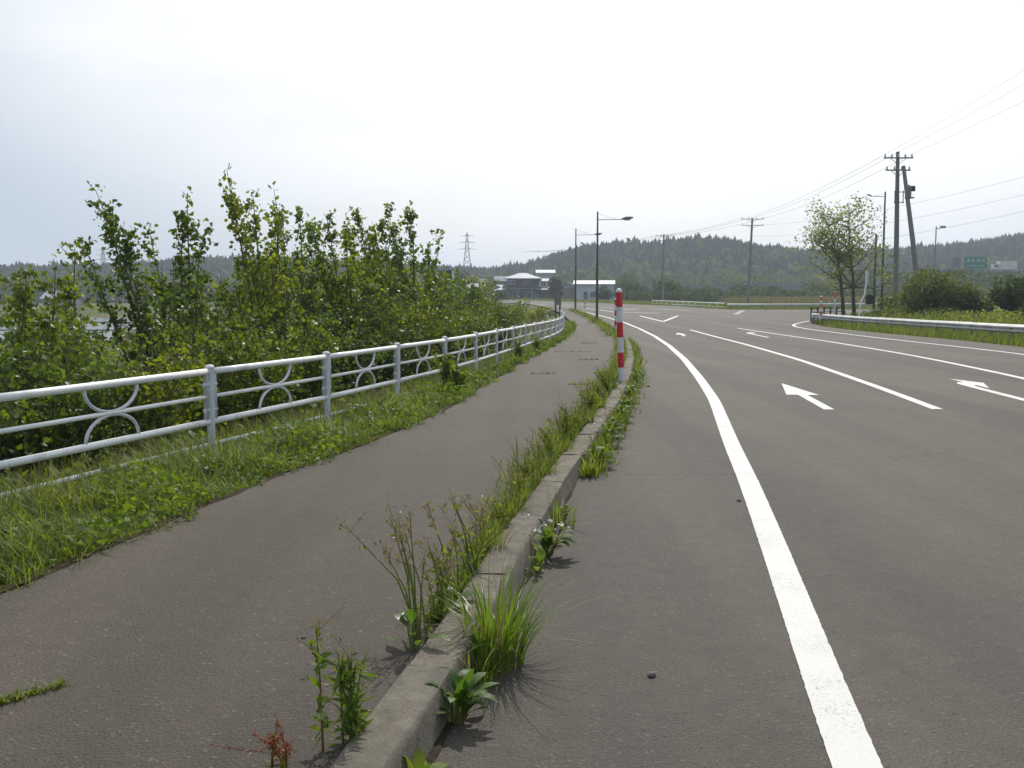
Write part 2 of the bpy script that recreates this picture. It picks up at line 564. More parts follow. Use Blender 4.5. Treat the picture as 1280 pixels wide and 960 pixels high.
M['sign_green'] = simple('green_sign', (0.01, 0.20, 0.13), 0.5, var=0.05)
M['sign_blue'] = simple('blue_sheet', (0.05, 0.12, 0.25), 0.6)
M['hill'] = simple('hill_soil', (0.03, 0.042, 0.02), 1.0, var=0.3, scale=0.05, spec=0.0)
M['barrier'] = simple('noise_barrier', (0.14, 0.15, 0.155), 0.8, var=0.12, scale=0.3)
M['stone'] = simple('pebble', (0.12, 0.11, 0.10), 0.9, var=0.3, scale=30)


# ------------------------------------------------------------------ plan curves (metres; y runs ahead of the viewer)
def sm(a, b, t):
    t = np.clip((np.asarray(t, dtype=float) - a) / (b - a), 0, 1)
    return t * t * (3 - 2 * t)


def road_z(y):
    return -0.4 * sm(6, 60, y)


def curve(pts, win=3.0):
    p = np.array(pts, dtype=float)
    ys = np.arange(p[0, 1], p[-1, 1], 0.25)
    xs = np.interp(ys, p[:, 1], p[:, 0])
    k = int(win / 0.25) | 1
    pad = np.concatenate([2 * xs[0] - xs[k:0:-1], xs, 2 * xs[-1] - xs[-2:-k - 2:-1]])
    ker = np.hanning(k + 2)[1:-1]; ker /= ker.sum()
    s = np.convolve(pad, ker, 'same')[k:-k]
    return lambda y: np.interp(y, ys, s)


x_kerb = curve([(-2.1, -10), (-0.98, -1), (-0.38, 2.94), (-0.27, 3.42), (-0.14, 4.18), (0.02, 5.18), (0.36, 7.36), (0.86, 10.12), (1.49, 13.71), (2.22, 18.45),
                (3.04, 24.77), (3.85, 32.16), (4.88, 43.31), (5.6, 55), (6.15, 70), (6.65, 88), (6.85, 104), (6.4, 124), (5.3, 157), (0, 200), (-10, 240), (-40, 300), (-75, 345)])
x_path = curve([(-5.6, -10), (-3.7, -1), (-2.54, 4.85), (-2.34, 5.9), (-2.15, 6.8), (-1.95, 7.84), (-1.38, 10.05), (-0.84, 12.98), (0.0, 20.68), (1.27, 31.64), (2.91, 47.84),
                (3.75, 60.6), (4.4, 84), (4.6, 107), (4.5, 126), (3.6, 157)])
x_fence = curve([(-9.2, -10), (-6.1, 0), (-4.5, 4.7), (-3.7, 7.18), (-2.94, 9.69), (-2.25, 11.95), (-1.68, 14.36), (-1.15, 16.7), (-0.72, 19.1), (-0.36, 21.6), (0, 24), (0.36, 26.7),
                 (0.73, 29.5), (1.08, 32.3), (1.42, 35), (1.83, 39), (2.2, 43.7), (2.7, 52), (3.1, 61.8), (3.0, 70), (2, 85), (0, 110), (-8, 150), (-20, 200), (-32, 240), (-60, 300), (-100, 400), (-300, 2400)])
x_edge = curve([(-0.6, -8), (0.72, 0), (1.16, 3.25), (1.34, 4.3), (1.67, 6.28), (2.03, 8.49), (2.3, 10.3), (3.09, 15.19), (3.66, 19.42), (4.49, 26.03), (5.42, 34.53), (6.36, 44.68),
                (7.11, 55.63), (7.6, 67.95), (7.77, 81.13), (7.63, 100.65), (7.03, 125.86), (6.0, 157), (1.6, 200), (-8, 240)])
x_right = curve([(13, -15), (13.5, 8), (14.5, 18), (15.6, 25), (17.0, 33), (17.8, 40), (18.0, 47), (18.2, 54), (18.7, 60), (19.7, 66), (20.6, 69)])


def island(x, y):
    """raised planted corner behind the guard rail"""
    xr = x_right(np.clip(y, -15, 69))
    near = np.where(y > 69, 20.6 + (y - 69) * 0.92, xr)
    return sm(0.8, 6.0, x - near) * (1 - sm(-4, 6, (y - 72) - (x - 22) * 1.0))


def ground_z(x, y):
    x = np.asarray(x, dtype=float); y = np.asarray(y, dtype=float)
    u = x_fence(y) - x
    zr = road_z(y)
    left = np.interp(u, [-1.4, -0.6, 0.0, 1.0, 2.6, 6.0, 14.0], [0.07, 0.05, -0.06, -0.35, -1.1, -1.9, -2.1])
    nearpath = np.where(x > x_path(np.clip(y, -10, 156)) + 0.12, -0.10, left)
    fade = 1 - sm(58, 95, y)
    lz = np.where(y < 62, nearpath, np.minimum(nearpath, -0.1))
    far_left = np.interp(u, [0, 8, 30], [-0.1, -0.3, -1.8])
    lz = lz * fade + far_left * (1 - fade)
    right = -0.10 + 0.5 * island(x, y)
    # beyond the far verge the land lifts a little
    right = right + 0.12 * sm(2, 6, y - np.interp(x, [-60, 0, 11, 20, 25.5, 36, 60, 95], [360, 285, 229, 180, 150, 121, 134, 152]))
    xk = x_kerb(np.clip(y, -10, 340))
    return zr + np.where(x > xk - 0.15, right, lz)


# ---- ground sheet
rows = np.concatenate([np.arange(-10, 70, 0.5), np.arange(70, 160, 2.0), np.arange(160, 420, 8.0), np.array([440, 480, 540, 620, 720, 850, 1000, 1300, 1700, 2300])])
gv = []
ncol = None
for y in rows:
    yc = min(y, 340)
    xf, xk = float(x_fence(y)), float(x_kerb(yc))
    if y < 156:
        xp = float(x_path(y))
    else:
        xp = xk - 1.0
    mid = max(xf + 0.05, xp)
    a = [xf - o for o in (2600, 900, 400, 200, 120, 80, 55, 38, 26, 18, 14, 10, 8, 6, 5, 4, 3.2, 2.6, 2, 1.5, 1.0, 0.6, 0.3)]
    a += [xf + (mid - xf) * t for t in (0, 0.35, 0.7, 1.0)]
    a += [mid + 0.13, max(mid + 0.2, xk - 0.2), max(mid + 0.25, xk - 0.1)]
    b0 = a[-1]
    a += [b0 + 3, b0 + 6, b0 + 9] + [max(b0 + 9.5 + i * 0.02, v) for i, v in enumerate(np.concatenate([np.arange(11, 60, 1.0), np.array([63, 67, 72, 80, 90, 105, 125, 150, 200, 280, 400, 700, 1200, 2600])]))]
    a = np.array(a)
    z = ground_z(a, np.full(len(a), y))
    z = z + np.where((a > x_right(min(max(y, -15), 69)) + 0.6) | (a < xf - 0.8), 0.05 * np.sin(a * 1.7 + y * 0.9) * np.cos(a * 0.6 - y * 1.3), 0) * (np.abs(a) < 80)
    gv.append(np.stack([a, np.full(len(a), y), z], 1))
    ncol = len(a)
gv = np.concatenate(gv)
gf = []
for i in range(len(rows) - 1):
    for j in range(ncol - 1):
        k = i * ncol + j
        gf.append((k, k + 1, k + 1 + ncol, k + ncol))
ground = mesh_obj('ground', gv, gf, M['ground'], smooth=True)
tag(ground, 'green fields and grassy banks on both sides of the road', None, kind='structure')


# ---- flat sheets that follow the road surface
def sheet(name, outline, off, mat, parent=None, ystep=2.5, cuts=True):
    bm = bmesh.new()
    vs = [bm.verts.new((p[0], p[1], 0)) for p in outline]
    f = bm.faces.new(vs)
    bm.normal_update()
    if f.normal.z < 0 or f.calc_area() == 0:
        pass
    bmesh.ops.triangulate(bm, faces=bm.faces[:], ngon_method='EAR_CLIP')
    if cuts:
        ys = [p[1] for p in outline]
        y = max(min(ys), -12) + ystep
        while y < min(max(ys), 62):
            geom = bm.verts[:] + bm.edges[:] + bm.faces[:]
            bmesh.ops.bisect_plane(bm, geom=geom, plane_co=(0, y, 0), plane_no=(0, 1, 0))
            y += ystep
    bmesh.ops.recalc_face_normals(bm, faces=bm.faces[:])
    up = sum(f.normal.z * f.calc_area() for f in bm.faces)
    if up < 0: bmesh.ops.reverse_faces(bm, faces=bm.faces[:])
    for v in bm.verts: v.co.z = float(road_z(v.co.y)) + off
    me = bpy.data.meshes.new(name)
    bm.to_mesh(me); bm.free()
    me.materials.append(mat)
    o = bpy.data.objects.new(name, me)
    if parent: o.parent = parent
    col.objects.link(o)
    return o


def strip(name, centre, width, off, mat, parent=None, ragged=0.0):
    """ribbon of constant width along a plan polyline"""
    c = np.array(centre, dtype=float)
    t = np.gradient(c, axis=0)
    t /= np.linalg.norm(t, axis=1)[:, None]
    nrm = np.stack([-t[:, 1], t[:, 0]], 1)
    w = np.broadcast_to(np.asarray(width, dtype=float), (len(c),))[:, None] / 2
    jr = np.random.default_rng(len(c))
    jl = jr.normal(size=(len(c), 1)) * ragged; jq = jr.normal(size=(len(c), 1)) * ragged
    L, Rr = c + nrm * (w + jl), c - nrm * (w + jq)
    v = []
    for l, r in zip(L, Rr):
        v.append((r[0], r[1], float(road_z(r[1])) + off)); v.append((l[0], l[1], float(road_z(l[1])) + off))
    f = [(2 * i, 2 * i + 2, 2 * i + 3, 2 * i + 1) for i in range(len(c) - 1)]
    f = [q[::-1] for q in f]
    o = mesh_obj(name, v, f, mat, parent)
    if o.data.polygons[0].normal.z < 0:
        o.data.flip_normals()
    return o


ky = np.concatenate([np.arange(-9, 70, 1.0), np.arange(70, 345, 8.0)])
left_edge = [(float(x_kerb(y)) - 0.05, y) for y in ky]
ry = np.arange(-9, 69, 2.0)
right_edge = [(float(x_right(y)), y) for y in ry]
road_outline = left_edge + [(-110, 420), (-60, 372), (0, 285), (11, 229), (20, 180), (25.2, 150), (25.3, 130), (26.5, 120.5), (36, 119.5), (60, 132), (110, 158), (260, 235),
                            (270, 215), (120, 146), (80, 124), (45, 98), (30, 83.5), (23, 74.5), (21.2, 71)] + right_edge[::-1]
road = sheet('road', road_outline, 0.0, M['road'])
tag(road, 'worn grey asphalt road junction with white lane markings', None, kind='structure')

py_ = np.concatenate([np.arange(-9, 70, 1.0), np.arange(70, 157, 4.0)])
path_outline = [(float(x_path(y)) + 0.045 * math.sin(y * 3.1) + 0.03 * math.sin(y * 7.7), y) for y in py_] + [(float(x_kerb(y)) - 0.14, y) for y in py_[::-1]]
sidewalk = sheet('sidewalk', path_outline, 0.115, M['path'])
tag(sidewalk, 'brown grey asphalt footpath between the kerb and the white fence', None, kind='structure')

# ---- painted markings, parts of the road
ys = np.concatenate([np.arange(-8, 2, 0.5), np.arange(2, 14, 0.03), np.arange(14, 30, 0.1), np.arange(30, 60, 0.5), np.arange(60, 235, 3.0)])
o = strip('edge_line', [(float(x_edge(y)), y) for y in ys], np.interp(ys, [-8, 60, 120], [0.17, 0.17, 0.22]), 0.004, M['paint'], road, 0.0010)
o['label'] = 'continuous white edge line curving away beside the kerb'


def smooth_line(pts, n=60, win=5.0):
    c = curve(pts, win)
    y = np.linspace(pts[0][1], pts[-1][1] - 0.3, n)
    return [(float(c(v)), v) for v in y]


o = strip('lane_line', smooth_line([(5.95, 13.9), (6.39, 17.27), (7.4, 25.66), (8.34, 35.92), (9.21, 48.0), (9.63, 54.27)], 300), 0.16, 0.004, M['paint'], road, 0.0015)
o['label'] = 'white lane line beside the straight arrow'
o = strip('lane_line', smooth_line([(7.9, 8), (9.0, 14.72), (9.98, 19.42), (10.8, 24.95), (11.3, 28.95), (12.2, 39.02), (12.6, 49.19), (12.76, 57.01)], 300), 0.16, 0.004, M['paint'], road, 0.0015)
o['label'] = 'white lane line beside the turning arrow'
rl = smooth_line([(11.6, 8), (13.0, 19), (13.6, 22.5), (14.61, 28.49), (15.0, 33.25), (15.3, 39.02), (15.8, 46.86), (16.35, 55.63)], 60)
rl += [(16.52, 57), (16.72, 58.8), (17.05, 60.6), (17.6, 62.6), (18.3, 64.6), (19.1, 66.6), (20.1, 69), (21.2, 71.4)]
o = strip('edge_line', rl, 0.17, 0.004, M['paint'], road)
o['label'] = 'white edge line bending round the guard rail corner'


def marking(name, pts, label=None, mat=None):
    o = sheet(name, pts, 0.0045, mat or M['paint'], road, cuts=False)
    if label: o['label'] = label
    return o


# straight arrow in the first lane
def oriented(c, ang, pts):
    ca, sa = math.cos(ang), math.sin(ang)
    return [(c[0] + x * ca + y * sa, c[1] - x * sa + y * ca) for x, y in pts]


st_arrow = [(-0.072, 0), (0.072, 0), (0.072, 2.15), (0.255, 2.15), (0, 4.42), (-0.255, 2.15), (-0.072, 2.15)]
marking('straight_arrow', oriented((4.42, 13.85), R(6.7), st_arrow), 'straight white arrow in the near lane')
marking('straight_arrow', oriented((7.72, 44.6), R(5), st_arrow), 'straight white arrow further along the near lane')
# turning arrow: long shaft then a head to the right
tr_arrow = [(-0.09, -2.5), (0.05, -2.5), (0.04, 3.0), (0.07, 3.25), (0.14, 3.38), (0.14, 2.7), (0.44, 3.9), (0.12, 4.85), (0.14, 4.08), (0.0, 3.98), (-0.09, 3.7), (-0.11, 3.2)]
marking('turn_arrow', oriented((7.78, 14.5), R(6.7), tr_arrow), 'white right turn arrow in the middle lane')
marking('turn_arrow', oriented((11.1, 44.2), R(5), [(p[0], p[1] + 1.0) for p in tr_arrow]), 'white right turn arrow further along the middle lane')
strip('chevron_line', [(11.1, 87), (10.54, 69.8)], 0.24, 0.0046, M['paint'], road)
strip('chevron_line', [(10.56, 69.9), (14.4, 87)], 0.24, 0.0052, M['paint'], road)
for a, b, w, mt in (((11.3, 103.5), (14.6, 98.7), 0.55, 'paint'), ((10.2, 117), (10.7, 104.5), 0.22, 'paint'), ((13.3, 119.9), (15.7, 124), 0.6, 'paint'), ((16.9, 122.8), (20.5, 116), 0.5, 'paint'),
                    ((20.7, 115.6), (24.7, 111), 0.4, 'paint_faint'), ((7.4, 153), (9.1, 150.5), 1.1, 'paint'), ((9.4, 131), (10.1, 119), 0.22, 'paint'), ((11.5, 135), (15, 131), 0.6, 'paint'),
                    ((9.0, 170), (13, 166), 1.0, 'paint'), ((12.6, 88.5), (19.5, 84), 0.3, 'paint_faint')):
    strip('far_marking', [a, b], w, 0.0042, M[mt], road)
# old resurfacing seams
strip('asphalt_seam', [(20.8, 93.2), (23.6, 104), (26.4, 114.4)], 0.5, 0.003, M['dark_pole'], road)
for (xa, xb, yy) in ((0.62, 2.05, 8.78), (0.95, 1.28, 15.4), (0.92, 1.5, 12.2)):
    strip('asphalt_seam', [(xa, yy), ((xa + xb) / 2, yy + 0.012), (xb, yy + 0.01)], 0.022, 0.002, M['seam'], road)
for (cx, cy, r) in ((0.585, 4.06, 0.020), (1.75, 7.6, 0.016), (2.4, 17.5, 0.03), (1.2, 3.2, 0.012), (-0.9, 4.2, 0.010)):
    mb = MB()
    mb.lathe((0, 0, 0), [(r * 0.8, 0), (r, r * 0.35), (r * 0.7, r * 0.8), (r * 0.2, r)], 7)
    s = mb.build('pebble', M['stone'])
    onp = cx < float(x_kerb(cy)) - 0.1
    s.location = (cx, cy, float(road_z(cy)) + (0.115 if onp else 0.001))
    s.scale = (1.2, 0.9, 1)
    s.rotation_euler[2] = cx * 7
    tag(s, {0.585: 'dark pebble on the bare asphalt between the kerb and the edge line', 1.75: 'small pebble further along beside the white edge line', 2.4: 'dark pebble on the road right of the striped post',
            1.2: 'tiny pebble at the near end of the white edge line', -0.9: 'tiny pebble lying on the footpath'}[cx], 'pebble', 'loose pebbles on the asphalt')

# ---- soil and grit gathered along the edges of path and kerb
def grit_strip(name, fn, y0, y1, wmin, wmax, off, parent, seed, label):
    g = np.random.default_rng(seed)
    yy = np.concatenate([np.arange(y0, min(y1, 16), 0.06), np.arange(16, y1, 0.3)]) if y1 > 16 else np.arange(y0, y1, 0.06)
    nz = np.convolve(g.normal(size=len(yy) + 24), np.hanning(9) / 4, 'same')[12:-12] * 0.35 + np.convolve(g.normal(size=len(yy) + 120), np.hanning(60) / 30, 'same')[60:-60] * 1.1
    w_ = np.clip(wmin + (wmax - wmin) * (0.3 + 0.9 * nz), 0.001, wmax * 1.8)
    x0 = fn(yy)
    sg = 1 if parent is sidewalk and 'path' in label else (1 if 'road' in label else -1)
    v = []
    for a_, b_, c_ in zip(x0, yy, w_):
        z_ = float(road_z(b_)) + off
        v.append((a_, b_, z_)); v.append((a_ + sg * c_, b_, z_ - 0.001))
    f_ = [(2 * i, 2 * i + 1, 2 * i + 3, 2 * i + 2) for i in range(len(yy) - 1)]
    o = mesh_obj(name, v, f_, M['soil'], parent)
    if o.data.polygons[0].normal.z < 0: o.data.flip_normals()
    o['label'] = label
    return o


M['soil'] = simple('edge_soil', (0.05, 0.04, 0.028), 1.0, var=0.45, scale=40, spec=0.05, bmp=0.8)
grit_strip('soil_edge', lambda y: x_path(y) - 0.05, -4, 60, 0.045, 0.12, 0.1195, sidewalk, 1, 'dark soil creeping over the path edge')
grit_strip('soil_edge', lambda y: x_kerb(y) - 0.19, 3.6, 40, 0.002, 0.09, 0.1195, sidewalk, 2, 'dark soil along the kerb back')
grit_strip('soil_edge', lambda y: x_kerb(y) + 0.0, -4, 40, 0.004, 0.07, 0.004, road, 3, 'dark grit along the road side of the kerb')

# ---- kerb, block by block
kerb = empty('kerb', (0, 0, 0))
tag(kerb, 'weathered concrete kerb between road and footpath', None, kind='structure')
sy = np.arange(-6, 150, 0.05)
sx = x_kerb(sy)
arc = np.concatenate([[0], np.cumsum(np.hypot(np.diff(sx), np.diff(sy)))])
rng = random.Random(4)


def kerb_pt(s):
    return float(np.interp(s, arc, sx)), float(np.interp(s, arc, sy))


def arc_at(y):
    return float(np.interp(y, sy, arc))


prof = [(0.012, -0.06), (0.0, 0.0), (-0.016, 0.126), (-0.022, 0.142), (-0.036, 0.149), (-0.12, 0.150), (-0.188, 0.149), (-0.2, 0.14), (-0.2, 0.0)]
s = arc_at(3.76) - 6 * 1.31
while s < arc[-1] - 3:
    yy = kerb_pt(s)[1]
    L = 1.31 if yy < 62 else 2.62
    mb = MB()
    n = 3
    dz = rng.uniform(-0.006, 0.006); dr = rng.uniform(-0.006, 0.006)
    for i in range(n + 1):
        q = s + 0.008 + (L - 0.016) * i / n
        x, y = kerb_pt(q)
        x2, y2 = kerb_pt(q + 0.1)
        t = Vector((x2 - x, y2 - y)).normalized()
        nx, ny = t.y, -t.x      # towards the road
        for k, (o_, z_) in enumerate(prof):
            j = rng.uniform(-0.004, 0.004)
            mb.v.append((x + nx * (o_ + dr + j), y + ny * (o_ + dr + j), float(road_z(y)) + z_ + dz + (j if 1 < k < 8 else 0)))
    m_ = len(prof)
    for i in range(n):
        for k in range(m_ - 1):
            a = i * m_ + k
            mb.f.append((a, a + m_, a + m_ + 1, a + 1))
    mb.f.append(tuple(range(m_)))
    mb.f.append(tuple(range(n * m_, n * m_ + m_))[::-1])
    o = mb.build('kerb_block', M['kerb'], kerb)
    auto_smooth(o, 50)
    s += L


# ------------------------------------------------------------------ hills and far woods
hx = np.array([-900, -500, -356, -300, -189, -67, -11, 11, 44, 80, 122, 144, 200, 255, 300, 355, 450, 700, 1000])
hh = np.array([4, 6, 6.5, 9.5, 14, 11.5, 7.5, 10.5, 21.5, 23.5, 28, 23.5, 18, 20, 25, 34, 40, 44, 38])


def hill_z(x, y):
    p = np.interp(x, hx, hh)
    start = np.interp(x, [-400, 0, 60, 300], [420, 430, 400, 380])
    return -2.2 + (p + 2.2) * sm(0, 1, (y - start) / (640 - start)) + 1.2 * np.sin(x * 0.03 + y * 0.02) * sm(420, 600, y)


X, Y = np.meshgrid(np.arange(-900, 1001, 20.0), np.arange(370, 1000, 20.0))
Z = hill_z(X, Y)
hv = np.stack([X.ravel(), Y.ravel(), Z.ravel()], 1)
nx_ = X.shape[1]
hf = [(i * nx_ + j, i * nx_ + j + 1, (i + 1) * nx_ + j + 1, (i + 1) * nx_ + j) for i in range(X.shape[0] - 1) for j in range(nx_ - 1)]
hills = mesh_obj('hills', hv, hf, M['hill'], smooth=True)
tag(hills, 'low wooded hills along the horizon', None, kind='structure')

nr = np.random.default_rng(11)


def conifers(n, xr, yr):
    x = nr.uniform(*xr, n); y = nr.uniform(*yr, n)
    keep = np.abs(x) < y * 0.62
    x, y = x[keep], y[keep]
    z = hill_z(x, y)
    h = nr.uniform(7.5, 10.5, len(x)) * np.where(nr.random(len(x)) < 0.06, 1.22, 1)
    quads = []
    for lev, (z0, z1, r0) in enumerate(((0.05, 0.62, 0.32), (0.32, 0.85, 0.25), (0.6, 1.03, 0.17))):
        for k in range(5):
            a = k * 2 * math.pi / 5 + nr.uniform(0, 1, len(x)) + lev
            rr = r0 * h * nr.uniform(0.75, 1.25, len(x))
            wv = 0.62
            tip = np.stack([x, y, z + h * z1 * nr.uniform(0.95, 1.04, len(x))], 1)
            b1 = np.stack([x + rr * np.cos(a - wv), y + rr * np.sin(a - wv), z + h * (z0 + nr.uniform(-0.04, 0.04, len(x)))], 1)
            b2 = np.stack([x + rr * np.cos(a + wv), y + rr * np.sin(a + wv), z + h * (z0 + nr.uniform(-0.04, 0.04, len(x)))], 1)
            tip2 = tip + np.stack([0.01 * h, 0 * h, 0 * h], 1)
            quads.append(np.stack([b1, b2, tip2, tip], 1))
    return np.concatenate(quads)


Q = np.concatenate([conifers(9500, (-480, 480), (550, 730)), conifers(1900, (-420, 420), (470, 560))])
o = quad_obj('conifer_forest', Q, M['conifer'])
tag(o, 'dark conifer forest covering the hill tops', 'forest', kind='stuff')


def crown_quads(c, rad, n, size, flat=0.8, seed=None):
    g = np.random.default_rng(seed) if seed is not None else nr
    d = g.normal(size=(n, 3)); d /= np.linalg.norm(d, axis=1)[:, None]
    rr = g.uniform(0.45, 1.0, n) ** 0.6
    p = np.array(c) + d * rr[:, None] * np.array(rad)
    return leaf_quads(p, d * 0.6 + g.normal(size=(n, 3)) * 0.6, g.uniform(0.6, 1.4, n) * size, flat, g)


def leaf_quads(p, dirs, length, aspect, g, fold=0.15):
    n = len(p)
    d = dirs / (np.linalg.norm(dirs, axis=1)[:, None] + 1e-9)
    r = g.normal(size=(n, 3))
    w = np.cross(d, r); w /= (np.linalg.norm(w, axis=1)[:, None] + 1e-9)
    nn = np.cross(d, w)
    L = np.asarray(length)[:, None] if np.ndim(length) else np.full((n, 1), length)
    W = L * aspect * 0.5
    mid = p + d * L * 0.45
    return np.stack([p, mid + w * W + nn * L * fold, p + d * L, mid - w * W + nn * L * fold], 1)


qs = []
g2 = np.random.default_rng(5)
for i in range(2300):
    y = 395 + 250 * g2.uniform(0, 1) ** 1.6; x = g2.uniform(-0.6, 0.62) * y
    z = float(hill_z(x, y))
    r = g2.uniform(2.5, 5.5)
    qs.append(crown_quads((x, y, z + r * 0.8), (r, r, r * g2.uniform(0.8, 1.2)), 34, r * 0.55, 0.9, int(g2.integers(1e9))))
o = quad_obj('broadleaf_wood', np.concatenate(qs), M['leaf_far'])
tag(o, 'lighter broadleaf wood on the lower hill slopes', 'wood', kind='stuff')


# ------------------------------------------------------------------ far individual bushes and trees
ORD = ['first', 'second', 'third', 'fourth', 'fifth', 'sixth', 'seventh', 'eighth', 'ninth', 'tenth', 'eleventh', 'twelfth', 'thirteenth', 'fourteenth', 'fifteenth', 'sixteenth', 'seventeenth', 'eighteenth']


def bush(name, loc, rad, n, size, mat, label, cat, group=None, seed=1, lobes=6, flat=0.7, stems=3):
    g = np.random.default_rng(seed)
    t = empty(name, loc)
    tag(t, label, cat, group)
    qs = []
    tips = []
    for k in range(lobes):
        a = g.uniform(0, 6.28); q = g.uniform(0.1, 0.62 if lobes < 10 else 0.85)
        c = (math.cos(a) * q * rad[0], math.sin(a) * q * rad[1], rad[2] * g.uniform(0.35, 1.45 - 0.5 * q))
        tips.append(c)
        f = g.uniform(0.22, 0.62) if lobes > 10 else g.uniform(0.4, 0.62)
        qs.append(crown_quads(c, (rad[0] * f, rad[1] * f, rad[2] * f), n // lobes, size, flat, int(g.integers(1e9))))
    crown = quad_obj('crown', np.concatenate(qs), mat, t)
    mb = MB()
    for c in tips[:stems]:
        mb.tube([(c[0] * 0.1, c[1] * 0.1, -0.1), (c[0] * 0.5, c[1] * 0.5, c[2] * 0.5), c], [size * 0.22, size * 0.16, size * 0.05], 5)
    mb.build('trunk', M['bark'], t)
    return t


far_spots = [(29, 232, 3.2, 2.6), (34.5, 225, 3.6, 2.9), (40, 238, 4.0, 2.4), (47, 242, 4.4, 2.2), (55, 238, 4.2, 2.3), (63, 246, 4.6, 2.2), (72, 240, 4.4, 2.4), (81, 250, 4.8, 2.2), (90, 246, 4.6, 2.5), (24.5, 268, 3.0, 2.4)]
for i, (x, y, r, h) in enumerate(sorted(far_spots)):
    bush('bush', (x, y, float(ground_z(x, y))), (r, r * 0.8, h), 520, 0.75, M['leaf_far'] if i % 3 else M['leaf_dark'],
         '%s rounded bush from the left in the row beyond the far road verge' % ORD[i], 'bush', 'bushes beyond the far road', 40 + i)

# trees among the houses
for i, (x, y, r, h, mt, lab) in enumerate([(-8.5, 215, 3.6, 3.4, 'leaf_tree', 'light green tree beside the concrete building'), (-12.5, 240, 4.5, 4.4, 'leaf_far', 'taller green tree behind the concrete building'),
                                       (11.3, 268, 2.0, 3.4, 'leaf_dark', 'dark tree between the two storey house and the warehouse'), (-20, 300, 4.5, 3.4, 'leaf_far', 'round tree left of the two storey house'),
                                       (34, 300, 4.0, 4.2, 'leaf_far', 'round tree right of the pale warehouse'), (-74, 230, 4.5, 3.5, 'leaf_dark', 'dark tree beside the farmhouse across the paddies')]):
    bush('tree', (x, y, float(ground_z(x, y)) + (0.4 if h > 3 else 0)), (r, r, h), 900, 0.65, M[mt], lab, 'tree', None, 70 + i, 7)

# ------------------------------------------------------------------ buildings
def gable(mb, x0, x1, y0, y1, z0, z1, over=0.5, along='x'):
    if along == 'x':
        a, b = x0 - over, x1 + over
        c, d = y0 - over, y1 + over
        m = (c + d) / 2
        pts = [(a, c, z0), (b, c, z0), (b, m, z1), (a, m, z1), (a, d, z0), (b, d, z0)]
    else:
        a, b = y0 - over, y1 + over
        c, d = x0 - over, x1 + over
        m = (c + d) / 2
        pts = [(c, a, z0), (c, b, z0), (m, b, z1), (m, a, z1), (d, a, z0), (d, b, z0)]
    base = len(mb.v)
    mb.v += pts + [(p[0], p[1], p[2] - 0.22) for p in pts]
    for f in ((0, 1, 2, 3), (3, 2, 5, 4), (6, 9, 8, 7), (9, 10, 11, 8), (0, 6, 7, 1), (4, 5, 11, 10), (0, 3, 9, 6), (3, 4, 10, 9), (1, 7, 8, 2), (2, 8, 11, 5)):
        mb.f.append(tuple(base + i for i in f))


def hip(mb, x0, x1, y0, y1, z0, z1, over=0.7):
    a, b, c, d = x0 - over, x1 + over, y0 - over, y1 + over
    m = (c + d) / 2
    ins = (d - c) / 2
    base = len(mb.v)
    mb.v += [(a, c, z0), (b, c, z0), (b, d, z0), (a, d, z0), (a + ins, m, z1), (b - ins, m, z1), (a, c, z0 - 0.2), (b, c, z0 - 0.2), (b, d, z0 - 0.2), (a, d, z0 - 0.2)]
    for f in ((0, 1, 5, 4), (1, 2, 5), (2, 3, 4, 5), (3, 0, 4), (0, 6, 7, 1), (1, 7, 8, 2), (2, 8, 9, 3), (3, 9, 6, 0), (6, 9, 8, 7)):
        mb.f.append(tuple(base + i for i in f))


def window(parent, x, y, z, w, h, frame='wall_white'):
    mb = MB()
    for dx in (-w / 2, 0, w / 2): mb.box((x + dx, y - 0.06, z), (0.1, 0.1, h))
    for dz in (-h / 2, h / 2): mb.box((x, y - 0.055, z + dz), (w + 0.1, 0.11, 0.1))
    f = mb.build('window', M[frame], parent)
    MB().box((x, y - 0.02, z), (w, 0.05, h)).build('pane', M['glass'], f)
    return f


# two-storey dark house
t = empty('house', (3.0, 300, -0.42))
tag(t, 'two storey dark timber house with pale hipped roof beyond the road bend', 'house')
MB().box((0, 0, 1.6), (10.5, 8, 3.2)).box((0.2, 0.2, 4.75), (9.4, 7.2, 3.1)).build('wall', M['wall_dark'], t)
mb = MB(); hip(mb, -4.5, 4.9, -3.4, 3.8, 6.3, 7.9, 0.9); mb.build('roof', M['roof_pale'], t)
mb = MB(); hip(mb, -7.6, -4.6, -4.0, 2.5, 2.9, 4.4, 0.4); mb.build('lean_to_roof', M['roof_pale'], t)
mb = MB(); hip(mb, 4.5, 8.6, -4.6, 2.0, 3.0, 4.0, 0.5); mb.build('lean_to_roof', M['roof_pale'], t)
MB().box((-6.1, -0.7, 1.35), (2.8, 6, 2.7)).build('left_wing', M['wall_dark'], t)
MB().box((6.6, -1.0, 1.4), (3.6, 5.6, 2.8)).build('right_wing', M['wall_dark'], t)
MB().box((6.1, 0.4, 4.6), (2.6, 4.4, 1.9)).build('upper_wing', M['wall_white'], t)
mb = MB(); gable(mb, 4.9, 7.6, -1.8, 2.6, 5.5, 6.3, 0.35, 'x'); mb.build('wing_roof', M['roof_pale'], t)
window(t, -3.2, -3.42, 5.1, 1.7, 1.2); window(t, 6.4, -1.82, 4.7, 1.2, 1.3); window(t, -2.8, -4.02, 1.6, 2.6, 1.9, 'wall_grey'); window(t, 1.6, -4.02, 1.6, 2.6, 1.9, 'wall_grey')
window(t, 1.4, -3.42, 5.0, 2.2, 1.2, 'wall_grey')
